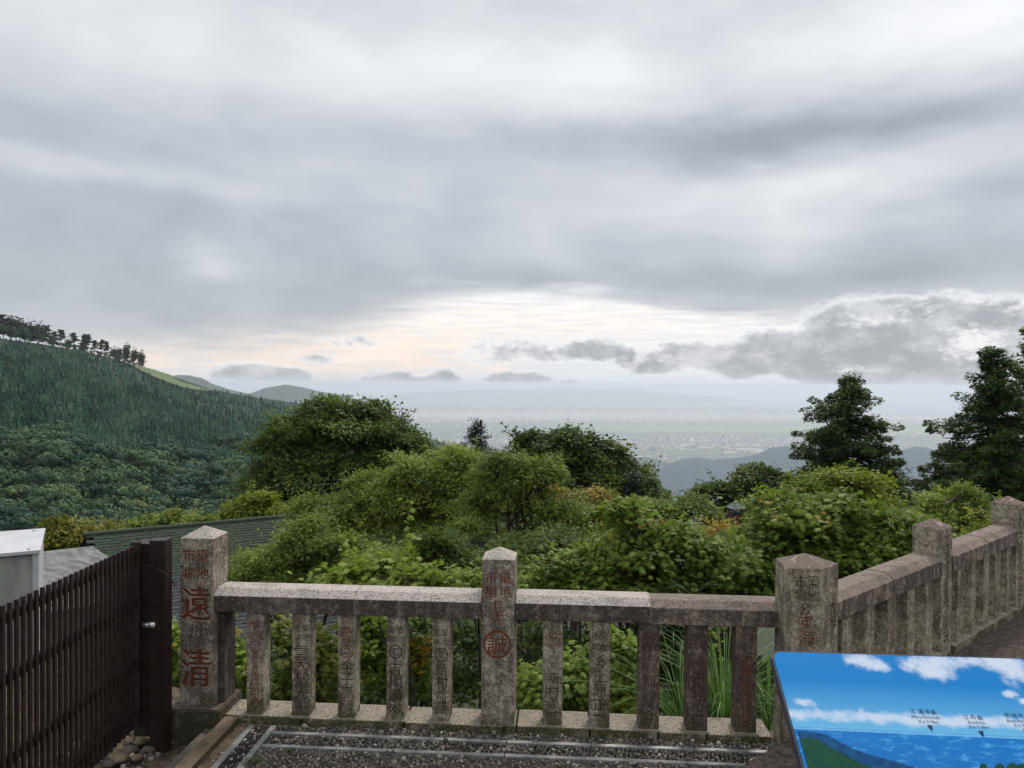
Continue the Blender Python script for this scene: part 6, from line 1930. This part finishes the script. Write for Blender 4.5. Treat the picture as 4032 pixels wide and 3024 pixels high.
add_board_part('panel', bm_mesh('panel', bm, M['board_edge']))
# printed sky and sea
m, t, b = base_mat('printed_sky_and_sea')
tcn = t.new('ShaderNodeTexCoord')
ob_co = tcn.outputs['Object']
sp = t.new('ShaderNodeSeparateXYZ'); t.l.new(ob_co, sp.inputs[0])
u_, v_ = sp.outputs[0], sp.outputs[1]
hz_a = uv_of(3139, 2862); hz_b = uv_of(4032, 2902)
slope_h = (hz_b[1] - hz_a[1]) / (hz_b[0] - hz_a[0])
hy = t.m('ADD', t.m('MULTIPLY', t.m('SUBTRACT', u_, hz_a[0]), slope_h), hz_a[1])
hgt_ = t.m('SUBTRACT', v_, hy)                        # height above the printed horizon (m)
top_h = -hz_a[1]
skyp = t.mix(t.mr(hgt_, 0.0, top_h * .62, smooth=False), (0.13, 0.44, 0.72), (0.001, 0.20, 0.55))
cnz = t.noise(ob_co, 11, 8, .62); cnz2 = t.noise(ob_co, 38, 7, .62)
# cumulus bank just over the horizon
bank_c = t.mr(t.m('ABSOLUTE', t.m('SUBTRACT', hgt_, top_h * .16)), top_h * .17, 0.0)
bank = t.mr(t.m('ADD', t.m('MULTIPLY', bank_c, .75), t.m('ADD', t.m('MULTIPLY', t.m('SUBTRACT', cnz, .5), 1.3), t.m('MULTIPLY', t.m('SUBTRACT', cnz2, .5), .9))), .26, .85)
skyp = t.mix(t.m('MULTIPLY', bank, .85), skyp, (.62, .70, .83))
def pblob(px, py, rx, ry, a):
    x_, y_ = uv_of(px, py)
    k_ = 1.5 / FPX
    v2 = t.vm('MULTIPLY', t.vm('SUBTRACT', ob_co, (x_, y_, 0)), (1 / (rx * k_), 1 / (ry * k_), 0))
    return t.mr(t.vm('LENGTH', v2), 0.1, 1.6, a, 0)
pb = [pblob(3400, 2600, 80, 60, 1), pblob(3460, 2625, 50, 40, .7), pblob(3650, 2615, 130, 60, .95), pblob(3700, 2665, 70, 40, .8), pblob(3860, 2600, 150, 55, 1), pblob(3990, 2650, 90, 90, .9), pblob(3975, 2735, 34, 20, 1), pblob(4030, 2765, 30, 18, .9), pblob(3170, 2768, 80, 24, .9)]
s_ = pb[0]
for q_ in pb[1:]: s_ = t.m('ADD', s_, q_)
cl_ = t.mr(t.m('ADD', s_, t.m('MULTIPLY', t.m('MULTIPLY', t.m('ADD', t.m('SUBTRACT', cnz2, .5), t.m('MULTIPLY', t.m('SUBTRACT', cnz, .5), 1.2)), 1.7), t.mr(s_, .02, .4))), .25, 1.15)
skyp = t.mix(t.m('MULTIPLY', cl_, .88), skyp, (.66, .73, .84))
sea_n = t.noise(t.scale(ob_co, (1, 2.2, 1)), 30, 7, .65)
seap = t.mix(t.mr(hgt_, 0, -.10), (0.004, 0.17, 0.52), (0.006, 0.15, 0.46))
seap = t.mix(t.mr(sea_n, .5, .72, 0, .7), seap, (.12, .48, .86))
seap = t.mix(t.mr(sea_n, .45, .28, 0, .5), seap, (.005, .12, .42))
seap = t.mix(t.mr(t.m('ABSOLUTE', t.m('ADD', hgt_, .003)), .0035, .0, 0, .7), seap, (.25, .60, .88))
c = t.mix(t.mr(hgt_, -.0006, .0006), seap, skyp)
setp(t, b, c, .5, spec=.12)
M['print'] = m
bm = bm_prism(bmesh.new(), rounded(0, BW, -BH, 0, .020), -.001, .0006)
pr = add_board_part('printed_picture', bm_mesh('printed_picture', bm, M['print']))
def flat_poly(name, pxpts, mat, z, closed_to=None):
    pts_ = [uv_of(*p) for p in pxpts]
    bm = bmesh.new()
    vs = [bm.verts.new((x_, y_, 0)) for x_, y_ in pts_]
    f_ = bm.faces.new(vs)
    bmesh.ops.triangulate(bm, faces=[f_])
    bmesh.ops.recalc_face_normals(bm, faces=bm.faces[:])
    for f_ in bm.faces:
        if f_.normal.z < 0: f_.normal_flip()
    return add_board_part(name, bm_mesh(name, bm, mat), z)
def jag(pts_, seed, amp, n=12):
    rg_ = random.Random(seed); out = []
    for (a, b_), (c_, d_) in zip(pts_, pts_[1:]):
        for k_ in range(n):
            f_ = k_ / n
            out.append((a + (c_ - a) * f_, b_ + (d_ - b_) * f_ + rg_.uniform(-amp, amp)))
    out.append(pts_[-1]); return out
M['print_hill'] = noise_mat('printed_blue_hill', (.004, .05, .16), (.008, .085, .22), 60, .5, 0, spec=.08)
M['print_green'] = noise_mat('printed_green_wood', (.004, .055, .045), (.012, .075, .035), 90, .5, 0, spec=.08)
for m_, sc_ in ((M['print_hill'], 1), (M['print_green'], 1)): pass
low = [(3700, 3200), (3230, 3200)]
flat_poly('printed_hill', jag([(3138, 2880), (3180, 2880), (3250, 2893), (3310, 2925), (3370, 2955), (3450, 2980), (3530, 3000), (3600, 3024), (3680, 3060)], 1, 1.5) + [(3760, 3200), (3230, 3200), (3160, 2950)], M['print_hill'], .0012)
flat_poly('printed_wood', jag([(3150, 2912), (3190, 2905), (3230, 2920), (3270, 2945), (3330, 2975), (3400, 3010), (3470, 3040)], 2, 4) + [(3520, 3200), (3230, 3200), (3165, 2960)], M['print_green'], .0017)
for i, (x_, w_) in enumerate(((3870, 22), (3935, 26), (3985, 30), (4020, 24))):
    flat_poly('printed_treetop', jag([(x_ - w_, 3040), (x_ - w_ * .5, 3012 + i % 2 * 3), (x_, 3006), (x_ + w_ * .6, 3014), (x_ + w_, 3040)], 5 + i, 3, 4) + [(x_ + w_, 3200), (x_ - w_, 3200)], M['print_green'], .0017)
M['print_black'] = noise_mat('printed_black', (.02, .035, .07), (.03, .045, .09), 50, .5, 0, spec=.08)
def caption(lines, z=.0018):
    out = []
    for (tx, px, py, s__) in lines:
        x_, y_ = uv_of(px, py)
        out.append((tx, x_, y_, s__ * 1.32 / FPX))
    bm = glyph_mesh(out, None, off=.0, res=4)
    for v in bm.verts:
        v.co = (v.co.x, v.co.z, 0)
    bmesh.ops.recalc_face_normals(bm, faces=bm.faces[:])
    for f_ in bm.faces:
        if f_.normal.z < 0: f_.normal_flip()
    add_board_part('caption', bm_mesh('caption', bm, M['print_black']), z)
caption([('三', 3595, 2801, 22), ('浦', 3624, 2803, 24), ('半', 3651, 2803, 24), ('島', 3675, 2805, 24), ('Miura Peninsula', 3643, 2825, 20), ('およそ70km', 3655, 2843, 17)])
caption([('江', 3803, 2824, 24), ('の', 3830, 2825, 22), ('島', 3857, 2827, 24), ('Enoshima', 3843, 2846, 19), ('およそ40km', 3853, 2864, 17)])
caption([('房', 3965, 2816, 24), ('総', 3993, 2818, 24), ('半', 4018, 2819, 24), ('島', 4043, 2821, 24), ('Boso Peninsula', 4015, 2841, 19), ('およそ80km', 4030, 2858, 17)])
for tri in ([(3649, 2857), (3669, 2858), (3672, 2882)], [(3849, 2880), (3870, 2880), (3874, 2905)], [(4026, 2872), (4046, 2873), (4049, 2896)]):
    flat_poly('pointer_mark', tri, M['print_black'], .0018)
# legs of the board
for fx in (.28, .95):
    pt = p_tl + bd_x * fx + dnv * .34
    link_mesh('leg', box_mesh('leg', -.03, .03, -.02, .02, -.05, pt.z - .03, M['fence_green'], .004), board, (pt.x - board.location.x, pt.y - board.location.y, 0))
